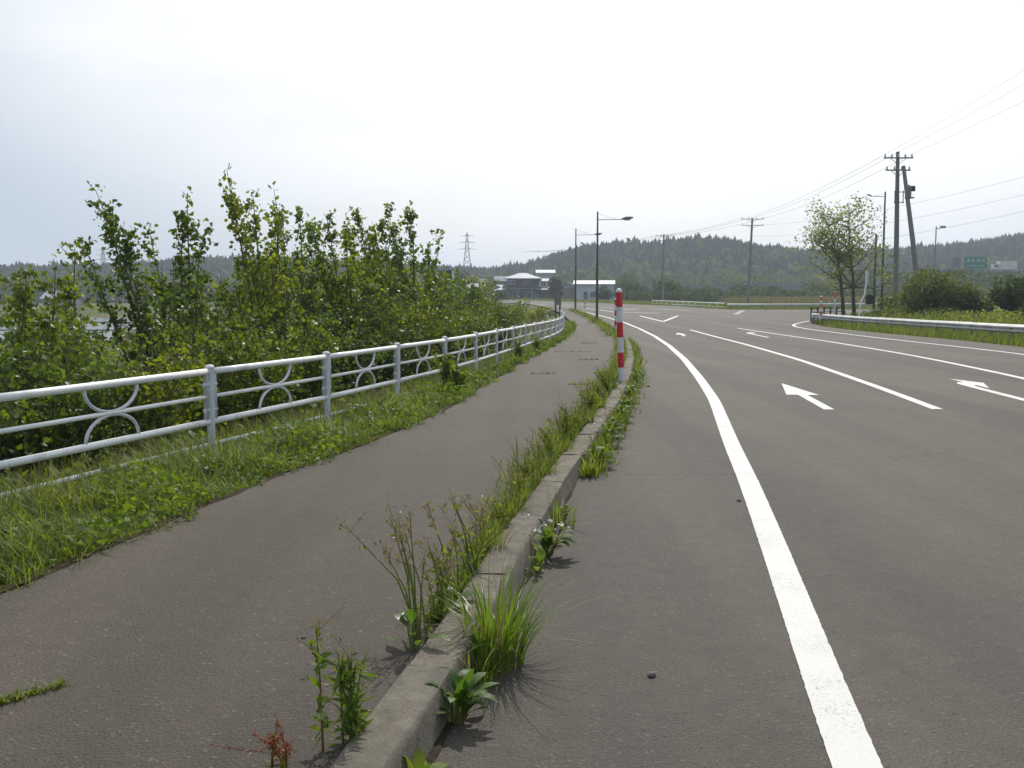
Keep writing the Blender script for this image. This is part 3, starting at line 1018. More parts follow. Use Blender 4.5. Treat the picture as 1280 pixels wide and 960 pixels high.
MB().box((0.2, -4.5, 3.25), (10.8, 1.3, 0.14)).box((-4.6, -4.9, 1.6), (0.14, 0.14, 3.2)).box((-1.2, -4.9, 1.6), (0.14, 0.14, 3.2)).box((3.0, -4.9, 1.6), (0.14, 0.14, 3.2)).build('porch', M['wall_grey'], t)
MB().box((4.3, -5.6, 0.8), (1.2, 0.06, 1.3)).build('blue_sheet', M['sign_blue'], t)

# pale warehouse
t = empty('warehouse', (21.5, 282, -0.42), R(-6))
tag(t, 'pale blue grey warehouse with white metal roof and brown shutter', 'warehouse')
MB().box((1.6, 0, 2.2), (10.6, 9, 4.4)).build('wall', M['wall_blue'], t)
mb = MB(); gable(mb, -3.7, 6.9, -4.5, 4.5, 4.45, 5.5, 0.5, 'x'); mb.build('roof', M['roof_white'], t)
MB().box((-5.5, 0.3, 2.0), (3.6, 7.6, 4.0)).build('side_bay', M['wall_grey'], t)
mb = MB(); gable(mb, -7.4, -3.9, -3.6, 4.2, 4.0, 5.0, 0.3, 'y'); mb.build('side_roof', M['wall_grey'], t)
MB().box((-5.4, -3.62, 1.75), (3.1, 0.2, 3.3)).build('shutter', M['shutter'], t)
for x, z, w, h in ((-0.7, 1.3, 1.0, 2.0), (1.6, 1.6, 1.9, 1.4), (4.5, 1.6, 1.7, 1.4), (4.4, 3.6, 1.6, 0.7)):
    window(t, x, -4.55, z, w, h, 'wall_grey')

# concrete frame building behind the saplings
t = empty('concrete_building', (-13.2, 176, -1.4))
tag(t, 'flat roofed concrete building with white columns half hidden by foliage', 'building')
MB().box((0, 0, 2.2), (6.6, 6, 4.4)).build('wall', M['wall_grey'], t)
MB().box((0.5, 0.5, 5.6), (4.6, 4.6, 2.4)).build('upper_floor', M['wall_dark'], t)
MB().box((0, 0, 7.0), (6.6, 6.2, 0.3)).build('roof_slab', M['wall_grey'], t)
for x in (-3.0, -2.0, 0.2, 1.4, 3.0): MB().box((x, -2.8, 5.6), (0.32, 0.32, 2.45)).build('column', M['wall_white'], t)
MB().box((-1.7, -1.5, 7.3), (1.4, 1.0, 0.35)).build('roof_tank', M['roof_white'], t)
# small houses: (x, y, w, d, h, ridge, roof, wall, label)
for (x, y, w, d, h, rg, rf, wl_, lab) in ((-9.2, 182, 5.2, 5, 2.6, 3.5, 'wall_grey', 'wall_white', 'shed with dull grey roof right of the concrete building'),
                                         (-13.2, 330, 8, 7, 3.6, 6.2, 'roof_dark', 'wall_grey', 'dark roofed house behind the sapling tops'),
                                         (13.0, 392, 6.5, 5, 9.6, 10.9, 'roof_white', 'wall_grey', 'distant house with bright roof above the two storey house'),
                                         (-112, 250, 7, 6, 2.0, 3.9, 'roof_pale', 'wall_grey', 'farmhouse with pale roof across the paddies'),
                                         (-3.5, 400, 6, 6, 6.6, 8.6, 'wall_grey', 'wall_dark', 'grey house on the slope behind the dark timber house')):
    t = empty('house', (x, y, float(ground_z(x, y)) + (0.3 if y < 390 else 0)))
    tag(t, lab, 'house')
    MB().box((0, 0, h / 2), (w, d, h)).build('wall', M[wl_], t)
    mb = MB(); gable(mb, -w / 2, w / 2, -d / 2, d / 2, h + 0.1, rg, 0.6); mb.build('roof', M[rf], t)
    for k in (-0.28, 0.28): window(t, w * k, -d / 2 - 0.01, h * 0.6, w * 0.2, h * 0.28 if h < 4 else 1.2, 'wall_white')

# expressway noise barrier and sign on the right
t = empty('noise_barrier', (0, 0, 0))
tag(t, 'long grey noise barrier wall at the foot of the wooded hill', 'barrier')
for i in range(22):
    x = 22 + i * 6.1
    MB().box((x, 345, 3.1), (6.0, 0.3, 3.4)).build('panel', M['barrier'], t)
    MB().box((x + 3.05, 344.9, 2.9), (0.22, 0.45, 4.4)).build('post', M['steel_post'], t)
emb = mesh_obj('embankment', [(78, 232, -0.6), (260, 232, -0.6), (260, 261, 6.7), (86, 261, 6.7), (260, 285, 6.7), (86, 285, 6.7), (86, 300, -0.6), (260, 300, -0.6)], [(0, 1, 2, 3), (3, 2, 4, 5), (5, 4, 7, 6), (0, 3, 5, 6)], M['ground'])
tag(emb, 'grassy expressway embankment behind the bushes on the right', None, kind='structure')
g3 = np.random.default_rng(8)
nq = 5200
ex_, ey_ = g3.uniform(80, 175, nq), g3.uniform(226, 260, nq)
pp = np.stack([ex_, ey_, -0.5 + 7.2 * np.clip((ey_ - 232) / 29, 0, 1) + g3.uniform(0, 1.5, nq) * np.where(ey_ > 252, 0.5, 1)], 1)
tag(quad_obj('embankment_scrub', leaf_quads(pp, g3.normal(size=pp.shape), g3.uniform(0.7, 1.5, nq), 0.7, g3), M['leaf_far']), 'scrub covering the expressway embankment on the right', 'scrub', kind='stuff')
t = empty('parapet_wall', (0, 0, 0))
tag(t, 'pale concrete expressway parapet seen above the bushes on the right', 'wall')
for k in range(14):
    MB().box((92 + k * 8.0, 261.6, 7.15), (7.94, 0.4, 1.1)).build('panel', M['wall_grey'] if k % 3 else M['barrier'], t)
t = empty('box_truck', (130.0, 264.5, 6.85))
tag(t, 'pale box truck on the expressway behind the right hand bushes', 'truck')
MB().box((0, 0, 1.9), (4.4, 2.2, 2.3)).build('cargo_box', M['wall_white'], t)
MB().box((-3.1, 0, 1.45), (1.5, 2.0, 1.7), 0, 0.92).build('cab', M['wall_white'], t)
MB().box((-3.2, -1.02, 1.75), (0.9, 0.04, 0.6)).build('cab_window', M['glass'], t)
for x in (-3.1, 1.4):
    MB().tube([(x, -1.05, 0.42), (x, 1.05, 0.42)], 0.42, 12).build('wheel', M['black'], t)
t = empty('direction_sign', (118.8, 258, 7.2))
tag(t, 'green expressway direction sign with white writing above the bushes', 'sign')
MB().box((0, 0, 2.1), (5.8, 0.12, 2.9)).build('panel', M['sign_green'], t)
mb = MB()
for k in range(4):      # four characters of pale strokes, then a line of small lettering
    cx = -1.9 + k * 1.25
    for dz in (-0.35, 0.0, 0.35): mb.box((cx, -0.08, 2.6 + dz), (0.8, 0.03, 0.12))
    for dx in (-0.3, 0.3) if k % 2 else (0.0, 0.32): mb.box((cx + dx, -0.083, 2.6), (0.12, 0.03, 0.85))
for k in range(9): mb.box((-2.0 + k * 0.5, -0.08, 1.35), (0.3, 0.03, 0.28))
mb.build('lettering', M['roof_white'], t)['kind'] = 'stuff'
for x in (-1.8, 1.8): MB().box((x, 0.15, 0.3), (0.2, 0.2, 3.4)).build('post', M['steel_post'], t)
t = empty('direction_sign', (114.2, 258.6, 7.2))
tag(t, 'grey sign back beside the green expressway sign', 'sign')
MB().box((0, 0, 2.3), (2.2, 0.12, 2.4)).build('panel', M['steel_post'], t)
MB().box((0, 0.15, 0.5), (0.2, 0.2, 3.4)).build('post', M['steel_post'], t)

# lattice pylons on the hills
def pylon(loc, H, label):
    t = empty('pylon', loc)
    tag(t, label, 'pylon', 'pylons on the hills')
    def w(z): return 2.6 * (1 - z / H) ** 1.2 + 0.35
    for sx_ in (-1, 1):
        for sy_ in (-1, 1):
            MB().tube([(sx_ * w(z), sy_ * w(z), z) for z in np.linspace(0, H, 6)], 0.16, 4).build('leg', M['steel_post'], t)
    mb = MB()
    zs = np.linspace(0.5, H, 9)
    for a, b in zip(zs[:-1], zs[1:]):
        for s_ in (-1, 1):
            mb.tube([(-w(a), s_ * w(a), a), (w(b), s_ * w(b), b)], 0.1, 4); mb.tube([(w(a), s_ * w(a), a), (-w(b), s_ * w(b), b)], 0.1, 4)
    mb.build('bracing', M['steel_post'], t)
    for z, L in ((H * 0.62, 6.5), (H * 0.77, 5.4), (H * 0.92, 4.4)):
        MB().tube([(-L, 0, z), (0, 0, z + 0.5), (L, 0, z)], [0.1, 0.2, 0.1], 4).build('cross_arm', M['steel_post'], t)


pylon((-28.5, 640, 12), 27.5, 'lattice power pylon on the hill behind the concrete building')
pylon((-276, 680, 10), 22, 'small distant lattice pylon behind the leftmost saplings')

# rice paddies on the left
for (x0, x1, y0, y1, lab) in ((-80, -31, 78, 98, 'nearest flooded rice paddy seen between the saplings'), (-95, -36, 101, 124, 'middle flooded rice paddy left of the saplings'), (-110, -42, 128, 150, 'farthest flooded rice paddy below the wooded hill')):
    o = mesh_obj('rice_paddy', [(x0, y0, -2.1), (x1, y0, -2.1), (x1 - 6, y1, -2.1), (x0 - 8, y1, -2.1)], [(0, 1, 2, 3)], M['water'])
    tag(o, lab, None, kind='structure')

# ------------------------------------------------------------------ utility poles and wires
def insulator(mb, x, y, z, h=0.28):
    mb.lathe((x, y, z), [(0.05, 0), (0.09, 0.05), (0.05, 0.1), (0.085, 0.15), (0.045, 0.2), (0.03, h)], 6)


def utility_pole(loc, H, arms, label, r=0.17, lean=0.0):
    t = empty('utility_pole', loc)
    tag(t, label, 'utility pole', 'utility poles along the cross road')
    MB().tube([(0, 0, -0.4), (lean * 0.5, 0, H * 0.5), (lean, 0, H)], [r * 1.15, r, r * 0.72], 12).build('shaft', M['concrete_pole'], t)
    for z, L, n in arms:
        a = MB().box((lean, -r, z), (L, 0.1, 0.1))
        a.tube([(lean - L * 0.3, -r, z), (lean, -r, z - 0.5)], 0.025, 5); a.tube([(lean + L * 0.3, -r, z), (lean, -r, z - 0.5)], 0.025, 5)
        a = a.build('cross_arm', M['steel_post'], t)
        for k in range(n):
            mb = MB(); insulator(mb, lean - L / 2 + 0.1 + (L - 0.2) * k / (n - 1), -r, z + 0.05)
            mb.build('insulator', M['porcelain'], a)
    return t


UP = (30.6, 80.0, 0.0)
t = utility_pole(UP, 12.65, ((12.15, 2.3, 5), (11.2, 1.95, 4)), 'tall concrete utility pole with two cross arms beside the leaning pole', 0.19, -0.25)
MB().box((-0.45, -0.25, 9.1), (0.06, 0.06, 1.0)).box((0.2, -0.25, 9.1), (0.06, 0.06, 1.0)).box((-0.12, -0.25, 9.5), (0.8, 0.06, 0.06)).box((-0.12, -0.25, 8.7), (0.8, 0.06, 0.06)).build('cable_bracket', M['steel_post'], t)
MB().box((-0.45, 0, 4.5), (0.7, 0.08, 0.08)).build('service_arm', M['steel_post'], t)
# leaning stay pole
t = empty('stay_pole', (31.5, 77.2, 0.0))
tag(t, 'leaning concrete stay pole propped against the tall utility pole', 'utility pole')
MB().tube([(0, 0, -0.4), (-0.35, 1.2, 5.6), (-0.78, 2.5, 11.5)], [0.21, 0.19, 0.14], 12).build('shaft', M['concrete_pole'], t)
MB().lathe((-0.55, 1.95, 8.9), [(0.2, 0), (0.24, 0.05), (0.24, 0.95), (0.2, 1.0), (0.08, 1.1)], 12).build('transformer', M['steel_post'], t)
MB().box((-0.2, 1.95, 9.7), (0.3, 0.25, 0.4)).box((-0.2, 1.95, 9.0), (0.25, 0.1, 0.1)).build('terminal_box', M['black'], t)
P2, P3 = (42.3, 180, -0.35), (31.9, 212, -0.35)
utility_pole(P2, 15.2, ((15.0, 4.0, 4), (13.9, 3.9, 3)), 'utility pole with two cross arms behind the far guard rail', 0.24, 0.5)
utility_pole(P3, 14.2, ((13.8, 3.2, 4), (12.9, 2.4, 2)), 'farthest utility pole, in front of the wooded hill', 0.22, 0.0)


def wire(a, b, sag, label, r=0.014):
    pts = []
    for i in range(15):
        u = i / 14
        p = Vector(a).lerp(Vector(b), u)
        p.z -= sag * 4 * u * (1 - u)
        pts.append(p)
    o = MB().tube(pts, r, 4, False).build('power_line', M['cable'])
    tag(o, label, 'wire', 'overhead power lines')


topz = [(29.35, 79.8, 12.45), (30.0, 79.8, 12.45), (31.4, 79.8, 12.45)]
for k, (a, b) in enumerate(zip(topz, [(29.0, 40, 16.2), (30.0, 40, 15.6), (31.2, 40, 14.9)])):
    wire(a, b, 0.25, '%s wire rising to the upper right from the tall utility pole' % ['topmost', 'middle', 'lowest'][k], 0.0105)
for k, (a, dx) in enumerate(zip(topz, (-1.9, -0.6, 1.9))):
    wire(a, (P2[0] + 0.5 + dx, P2[1], 14.85), 0.7, '%s wire from the tall utility pole to the pole behind the guard rail' % ['leftmost', 'middle', 'rightmost'][k], 0.014)
    wire((P2[0] + 0.5 + dx, P2[1], 14.85), (P3[0] + dx * 0.8, P3[1], 13.6), 0.5, '%s wire between the two distant utility poles' % ['leftmost', 'middle', 'rightmost'][k], 0.02)
    wire((P3[0] + dx * 0.8, P3[1], 13.6), (P3[0] - 28 + dx, P3[1] + 70, 13.0), 0.8, '%s wire running left from the farthest utility pole' % ['leftmost', 'middle', 'rightmost'][k], 0.02)
for k, (b, za) in enumerate(zip([(48, 70, 13.1), (48, 70, 11.6), (48, 70, 10.3)], (13.6, 11.6, 9.2))):
    wire((P2[0] + 0.4, P2[1], za), b, 1.6, '%s of three low wires crossing behind the utility poles' % ['highest', 'middle', 'lowest'][k], 0.011)

# ------------------------------------------------------------------ street lamps
def street_lamp(loc, H, arm, side, label, rr=0.075, head=1.0):
    t = empty('street_lamp', loc)
    tag(t, label, 'street lamp', 'slim dark street lamps')
    MB().tube([(0, 0, -0.3), (0, 0, H * 0.35), (0, 0, H)], [rr * 1.15, rr, rr * 0.62], 10).build('pole', M['dark_pole'], t)
    MB().lathe((0, 0, 0.0), [(0.16, -0.02), (0.16, 0.03), (rr * 1.2, 0.05), (rr * 1.1, 0.3)], 10).build('base_plate', M['dark_pole'], t)
    z = H - 0.62 * arm / 1.9
    MB().tube([(0, 0, z), (side * arm, 0, z + 0.02)], 0.026, 6).build('arm', M['grey_lamp'], t)
    MB().tube([(0, 0, H - 0.12), (side * arm * 0.75, 0, z + 0.04)], 0.008, 4).build('tie_rod', M['grey_lamp'], t)
    mb = MB()
    prof_ = [(a_ * head, r_ * head) for a_, r_ in ((0.0, 0.03), (0.12, 0.07), (0.34, 0.13), (0.58, 0.11), (0.8, 0.03))]
    mb.tube([(side * (arm - 0.1 + a), 0, z + 0.04 + 0.03 * i) for i, (a, r_) in enumerate(prof_)], [r_ for a, r_ in prof_], 10)
    hd = mb.build('lamp_head', M['grey_lamp'], t)
    MB().box((side * (arm + 0.3), 0, z - 0.02), (0.4 * head, 0.16 * head, 0.04)).build('lens', M['porcelain'], hd)
    return t


street_lamp((5.62, 66.35, -0.29), 7.2, 1.65, 1, 'nearer tall dark street lamp with arm over the road', 0.08)
street_lamp((6.55, 103.5, -0.29), 8.45, 2.0, 1, 'farther tall dark street lamp behind the nearer one', 0.09)
street_lamp((28.0, 76, 0.05), 9.1, 1.1, -1, 'dark street lamp standing left of the tall utility pole', 0.09, 0.5)
t = empty('short_pole', (27.6, 76.5, 0.05))
tag(t, 'plain dark pole with a small sign between the thin tree and the street lamp', 'pole')
MB().tube([(0, 0, -0.3), (0, 0, 6.0)], [0.09, 0.075], 10).build('shaft', M['dark_pole'], t)
MB().box((0.28, -0.1, 2.3), (0.42, 0.03, 1.0)).build('sign_plate', M['wall_blue'], t)
MB().box((-0.36, 0, 1.0), (0.5, 0.35, 0.62)).box((-0.36, 0, 1.35), (0.4, 0.3, 0.1)).build('meter_box', M['black'], t)
t = empty('far_lamp', (75.6, 180, 0))
tag(t, 'distant lamp on a thin mast right of the leaning pole', 'lamp')
MB().tube([(0, 0, -0.5), (0, 0, 13.4)], [0.14, 0.1], 8).build('mast', M['steel_post'], t)
MB().tube([(0, 0, 13.0), (1.4, 0, 13.2)], 0.07, 6).build('arm', M['steel_post'], t)
MB().box((1.2, 0, 13.3), (0.9, 0.4, 0.35)).build('floodlight', M['grey_lamp'], t)

# two-post board seen from behind by the fence end
t = empty('signboard', (2.78, 64, -0.42))
tag(t, 'narrow dark signboard on two posts at the far end of the fence', 'sign')
for x in (0.0, 0.28): MB().tube([(x, 0, -0.2), (x, 0, 2.85)], 0.055, 8).build('post', M['dark_pole'], t)
MB().box((0.14, -0.07, 2.05), (0.44, 0.04, 1.6)).build('board', M['shutter'], t)
t = empty('white_marker', (2.35, 66, -0.42))
tag(t, 'short white marker post beside the dark signboard', 'marker post')
MB().box((0, 0, 0.45), (0.12, 0.08, 0.9)).build('post', M['white_paint'], t)
MB().box((0, -0.05, 0.7), (0.09, 0.02, 0.22)).build('plate', M['sign_green'], t)

# ------------------------------------------------------------------ striped marker posts
def striped_post(loc, H, r, label, lean=(0, 0), cols=('tape_white', 'red'), bands=6):
    t = empty('marker_post', loc)
    t.rotation_euler = (lean[1], lean[0], 0)
    tag(t, label, 'marker post', 'striped marker posts')
    h = H / bands
    for k in range(bands):
        rr = r if k % 2 == 0 else r * 1.012
        MB().lathe((0, 0, k * h), [(rr, 0.001), (rr, h - 0.001)], 18).build('band', M[cols[k % len(cols)]], t)
    c = MB().lathe((0, 0, H), [(r * 1.03, -0.005), (r * 1.03, 0.012), (r * 0.85, 0.04), (r * 0.4, 0.056), (0.004, 0.06)], 18).build('cap', M['tape_white'], t)
    MB().lathe((0, 0, -0.03), [(r * 1.5, 0), (r * 1.5, 0.03), (r * 1.1, 0.045)], 14).build('foot', M['kerb'], t)
    for ch in t.children:
        if ch.name.startswith(('cap', 'band')): auto_smooth(ch, 40)
    return t


striped_post((1.87, 17.0, float(road_z(17)) + 0.12), 1.54, 0.052, 'red and white striped marker post leaning slightly beside the kerb', (R(-2.2), 0))
striped_post((float(x_kerb(47)) - 0.25, 47, float(road_z(47)) + 0.12), 1.5, 0.05, 'second red and white striped post almost hidden behind the first', (0, 0))
striped_post((9.3, 128, -0.39), 1.25, 0.06, 'small distant dark and white post beside the farther street lamp', (0, 0), ('black', 'tape_white'), 5)
striped_post((19.55, 63.4, -0.05), 1.4, 0.09, 'orange and white striped post behind the guard rail end', (0, 0), ('tape_white', 'orange'), 6)
striped_post((21.4, 66.5, 0.0), 1.65, 0.07, 'slim white post with orange top left of the thin tree', (0, 0), ('tape_white', 'tape_white', 'tape_white', 'orange'), 4)

# bent white pole
t = empty('bent_pole', (20.95, 60.5, -0.05))
tag(t, 'bent white sign pole standing crooked behind the guard rail', 'pole')
MB().tube([(0, 0, -0.2), (0.03, 0, 0.6), (0.08, 0, 1.05), (0.2, 0, 1.32), (0.30, 0, 1.55), (0.36, 0, 2.2), (0.38, 0, 3.0)], 0.045, 10).build('shaft', M['white_paint'], t)
MB().box((0.46, 0.03, 2.55), (0.16, 0.03, 0.75)).build('plate', M['wall_blue'], t)

# ------------------------------------------------------------------ guard rails
W_PROF = [(0.0, 0.35), (-0.03, 0.30), (-0.085, 0.27), (-0.085, 0.225), (-0.02, 0.19), (-0.0, 0.175), (-0.02, 0.16), (-0.085, 0.125), (-0.085, 0.08), (-0.03, 0.05), (0.0, 0.0)]


def beam(pts, z0, name, mat, parent, side=1.0):
    mb = MB()
    P = [Vector(p) for p in pts]
    m = len(W_PROF)
    for back in (0, 1):
        b0 = len(mb.v)
        for i, p in enumerate(P):
            tt = (P[min(i + 1, len(P) - 1)] - P[max(i - 1, 0)]).to_2d().normalized()
            n = Vector((-tt.y, tt.x)) * side
            for o_, z_ in W_PROF:
                k = -o_ + (-0.006 if back else 0.0)
                mb.v.append((p.x + n.x * k, p.y + n.y * k, p.z + z0 + z_))
        for i in range(len(P) - 1):
            for k in range(m - 1):
                a = b0 + i * m + k
                mb.f.append((a, a + 1, a + 1 + m, a + m) if not back else (a, a + m, a + m + 1, a + 1))
    n0 = len(P) * m
    for i in range(len(P) - 1):
        for k in (0, m - 1):
            a = i * m + k
            mb.f.append((a, a + m, a + m + n0, a + n0))
    o = mb.build(name, mat, parent)
    auto_smooth(o, 60)
    return o


def guard_rail(line, z0, label, seg, post_every, side, terminal=True, postz=0.62):
    t = empty('guard_rail', (0, 0, 0))
    tag(t, label, 'guard rail', 'steel guard rails')
    L = np.array(line, dtype=float)
    d = np.concatenate([[0], np.cumsum(np.hypot(np.diff(L[:, 0]), np.diff(L[:, 1])))])

    def at(s):
        x = float(np.interp(s, d, L[:, 0])); y = float(np.interp(s, d, L[:, 1]))
        return (x, y, float(road_z(y)) - 0.05)
    s = 0.0
    k = 0
    while s < d[-1] - 0.2:
        e = min(s + seg, d[-1])
        beam([at(q) for q in np.linspace(s, e + (0.08 if e < d[-1] else 0), 7)], z0 + (0.004 if k % 2 else 0), 'beam', M['steel'], t, side)
        s = e
        k += 1
    s = 0.4
    while s < d[-1]:
        p = at(s)
        MB().tube([(p[0], p[1], p[2] - 0.3), (p[0], p[1], p[2] + postz)], 0.065, 8).build('post', M['steel_post'], t)
        s += post_every
    if terminal:
        p, q = at(d[-1]), at(d[-1] - 0.3)
        tt = Vector((p[0] - q[0], p[1] - q[1])).normalized()
        n = Vector((-tt.y, tt.x)) * side
        pts = []
        for a in np.linspace(0, 200, 9):
            aa = R(a)
            pts.append((p[0] + tt.x * 0.22 * math.sin(aa) - n.x * 0.22 * (1 - math.cos(aa)), p[1] + tt.y * 0.22 * math.sin(aa) - n.y * 0.22 * (1 - math.cos(aa)), p[2]))
        beam(pts, z0 + 0.006, 'rounded_end', M['steel'], t, side)
    return t


gy = smooth_line([(16.2, 14), (17.4, 22), (18.4, 30), (19.1, 38), (19.6, 45), (19.8, 52), (19.75, 58), (19.8, 63), (20.0, 66.6)], 40, 6)
gy += [(20.25, 67.6), (20.7, 68.6), (21.3, 69.4)]
guard_rail(gy, 0.36, 'galvanised guard rail curving round the grassy corner on the right', 4.0, 2.0, 1)
guard_rail([(26.6, 124), (31, 124.2), (38, 126), (50, 133), (70, 144)], 0.36, 'distant guard rail along the far side of the cross road', 4.0, 4.0, -1, False)
t = empty('pipe_fence', (0, 0, 0))
tag(t, 'distant low white two rail fence on the far road verge', 'fence')
A, B = Vector((24.6, 176, -0.35)), Vector((27.0, 127, -0.35))
for z in (0.12, 0.62): MB().tube([A + Vector((0, 0, z)), B + Vector((0, 0, z))], 0.075, 6).build('rail', M['white_paint'], t)
for k in range(13):
    p = A.lerp(B, k / 12)
    MB().tube([p + Vector((0, 0, -0.3)), p + Vector((0, 0, 0.72))], 0.06, 6).build('post', M['wall_dark'] if k == 12 else M['post_paint'], t)
# dark low railing on the island behind the guard rail
t = empty('low_railing', (0, 0, 0))
tag(t, 'low dark railing at the tip of the planted corner', 'railing')
for k in range(6):
    x, y = 20.9 + k * 0.62, 70.0 + k * 0.55
    MB().tube([(x, y, -0.4), (x, y, 0.62)], 0.06, 6).build('post', M['dark_pole'], t)
for z in (0.25, 0.55): MB().tube([(20.9, 70.0, z), (24.0, 72.75, z)], 0.04, 6).build('rail', M['dark_pole'], t)

# ------------------------------------------------------------------ the white fence
fence = empty('fence', (0, 0, 0))
tag(fence, 'long white pipe fence with paired half circle ornaments along the footpath', 'fence')
fy = np.arange(-4, 63.5, 0.05)
fx = x_fence(fy)
farc = np.concatenate([[0], np.cumsum(np.hypot(np.diff(fx), np.diff(fy)))])


def fpt(s, z):
    x = float(np.interp(s, farc, fx)); y = float(np.interp(s, farc, fy))
    return (x, y, float(road_z(y)) + z)


PAN = 2.46
S0 = float(np.interp(9.69, fy, farc))
k0 = int(S0 // PAN)
s_first = S0 - k0 * PAN
post_s = [S0 - 2.84 * k for k in range(3, 0, -1)] + [S0 + PAN * k for k in range(int((farc[-1] - S0) // PAN) + 1)]
nposts = len(post_s)
TOP, MIDR, LOW, BOT, GRD = 0.845, 0.60, 0.355, 0.13, -0.045
for i in range(nposts):
    s = post_s[i]
    p = fpt(s, 0)
    big = True
    ps = MB().tube([(p[0], p[1], p[2] - 0.4), (p[0], p[1], p[2] + 0.885)], 0.040, 12).build('post', M['post_paint'], fence)
    auto_smooth(ps, 40)
    MB().lathe((p[0], p[1], p[2] + 0.886), [(0.046, -0.012), (0.046, 0.008), (0.03, 0.022), (0.006, 0.026)], 12).build('cap', M['post_paint'], ps)
    for z in (0.72, 0.47):
        q, r_ = fpt(s - 0.10, z), fpt(s + 0.10, z)
        MB().tube([q, r_], 0.022, 6).build('bracket', M['post_paint'], ps)
    if i == nposts - 1: break
    a, b = s + 0.075, post_s[i + 1] - 0.075
    mb = MB()
    mb.tube([fpt(a, LOW), fpt(a, TOP)] + [fpt(q, TOP) for q in np.linspace(a, b, 5)[1:-1]] + [fpt(b, TOP), fpt(b, LOW)], 0.0235, 8)
    pn = mb.build('panel', M['post_paint'], fence, True)
    near = p[1] < 30
    for nm, z, r_, ext in (('top_rail', TOP, 0.032, 0.05), ('middle_rail', MIDR, 0.019, 0.0), ('lower_rail', LOW, 0.030, 0.05), ('bottom_rail', BOT, 0.022, 0.075), ('ground_rail', GRD, 0.02, 0.075)):
        rr_ = MB().tube([fpt(q, z) for q in np.linspace(a - ext, b + ext, 5)], r_, 10 if near else 6).build(nm, M['white_paint'], pn, True)
    mid = (a + b) / 2
    for nm, sg in (('upper_arc', 1), ('lower_arc', -1)):
        pts = []
        for th in np.linspace(0, math.pi, 15):
            h = 0.205 * math.sin(th)
            z = (TOP - 0.03 - h) if sg == 1 else (LOW + 0.028 + h)
            pts.append(fpt(mid + 0.33 * math.cos(th), z))
        MB().tube(pts, 0.015, 8 if near else 5).build(nm, M['post_paint'], pn, True)


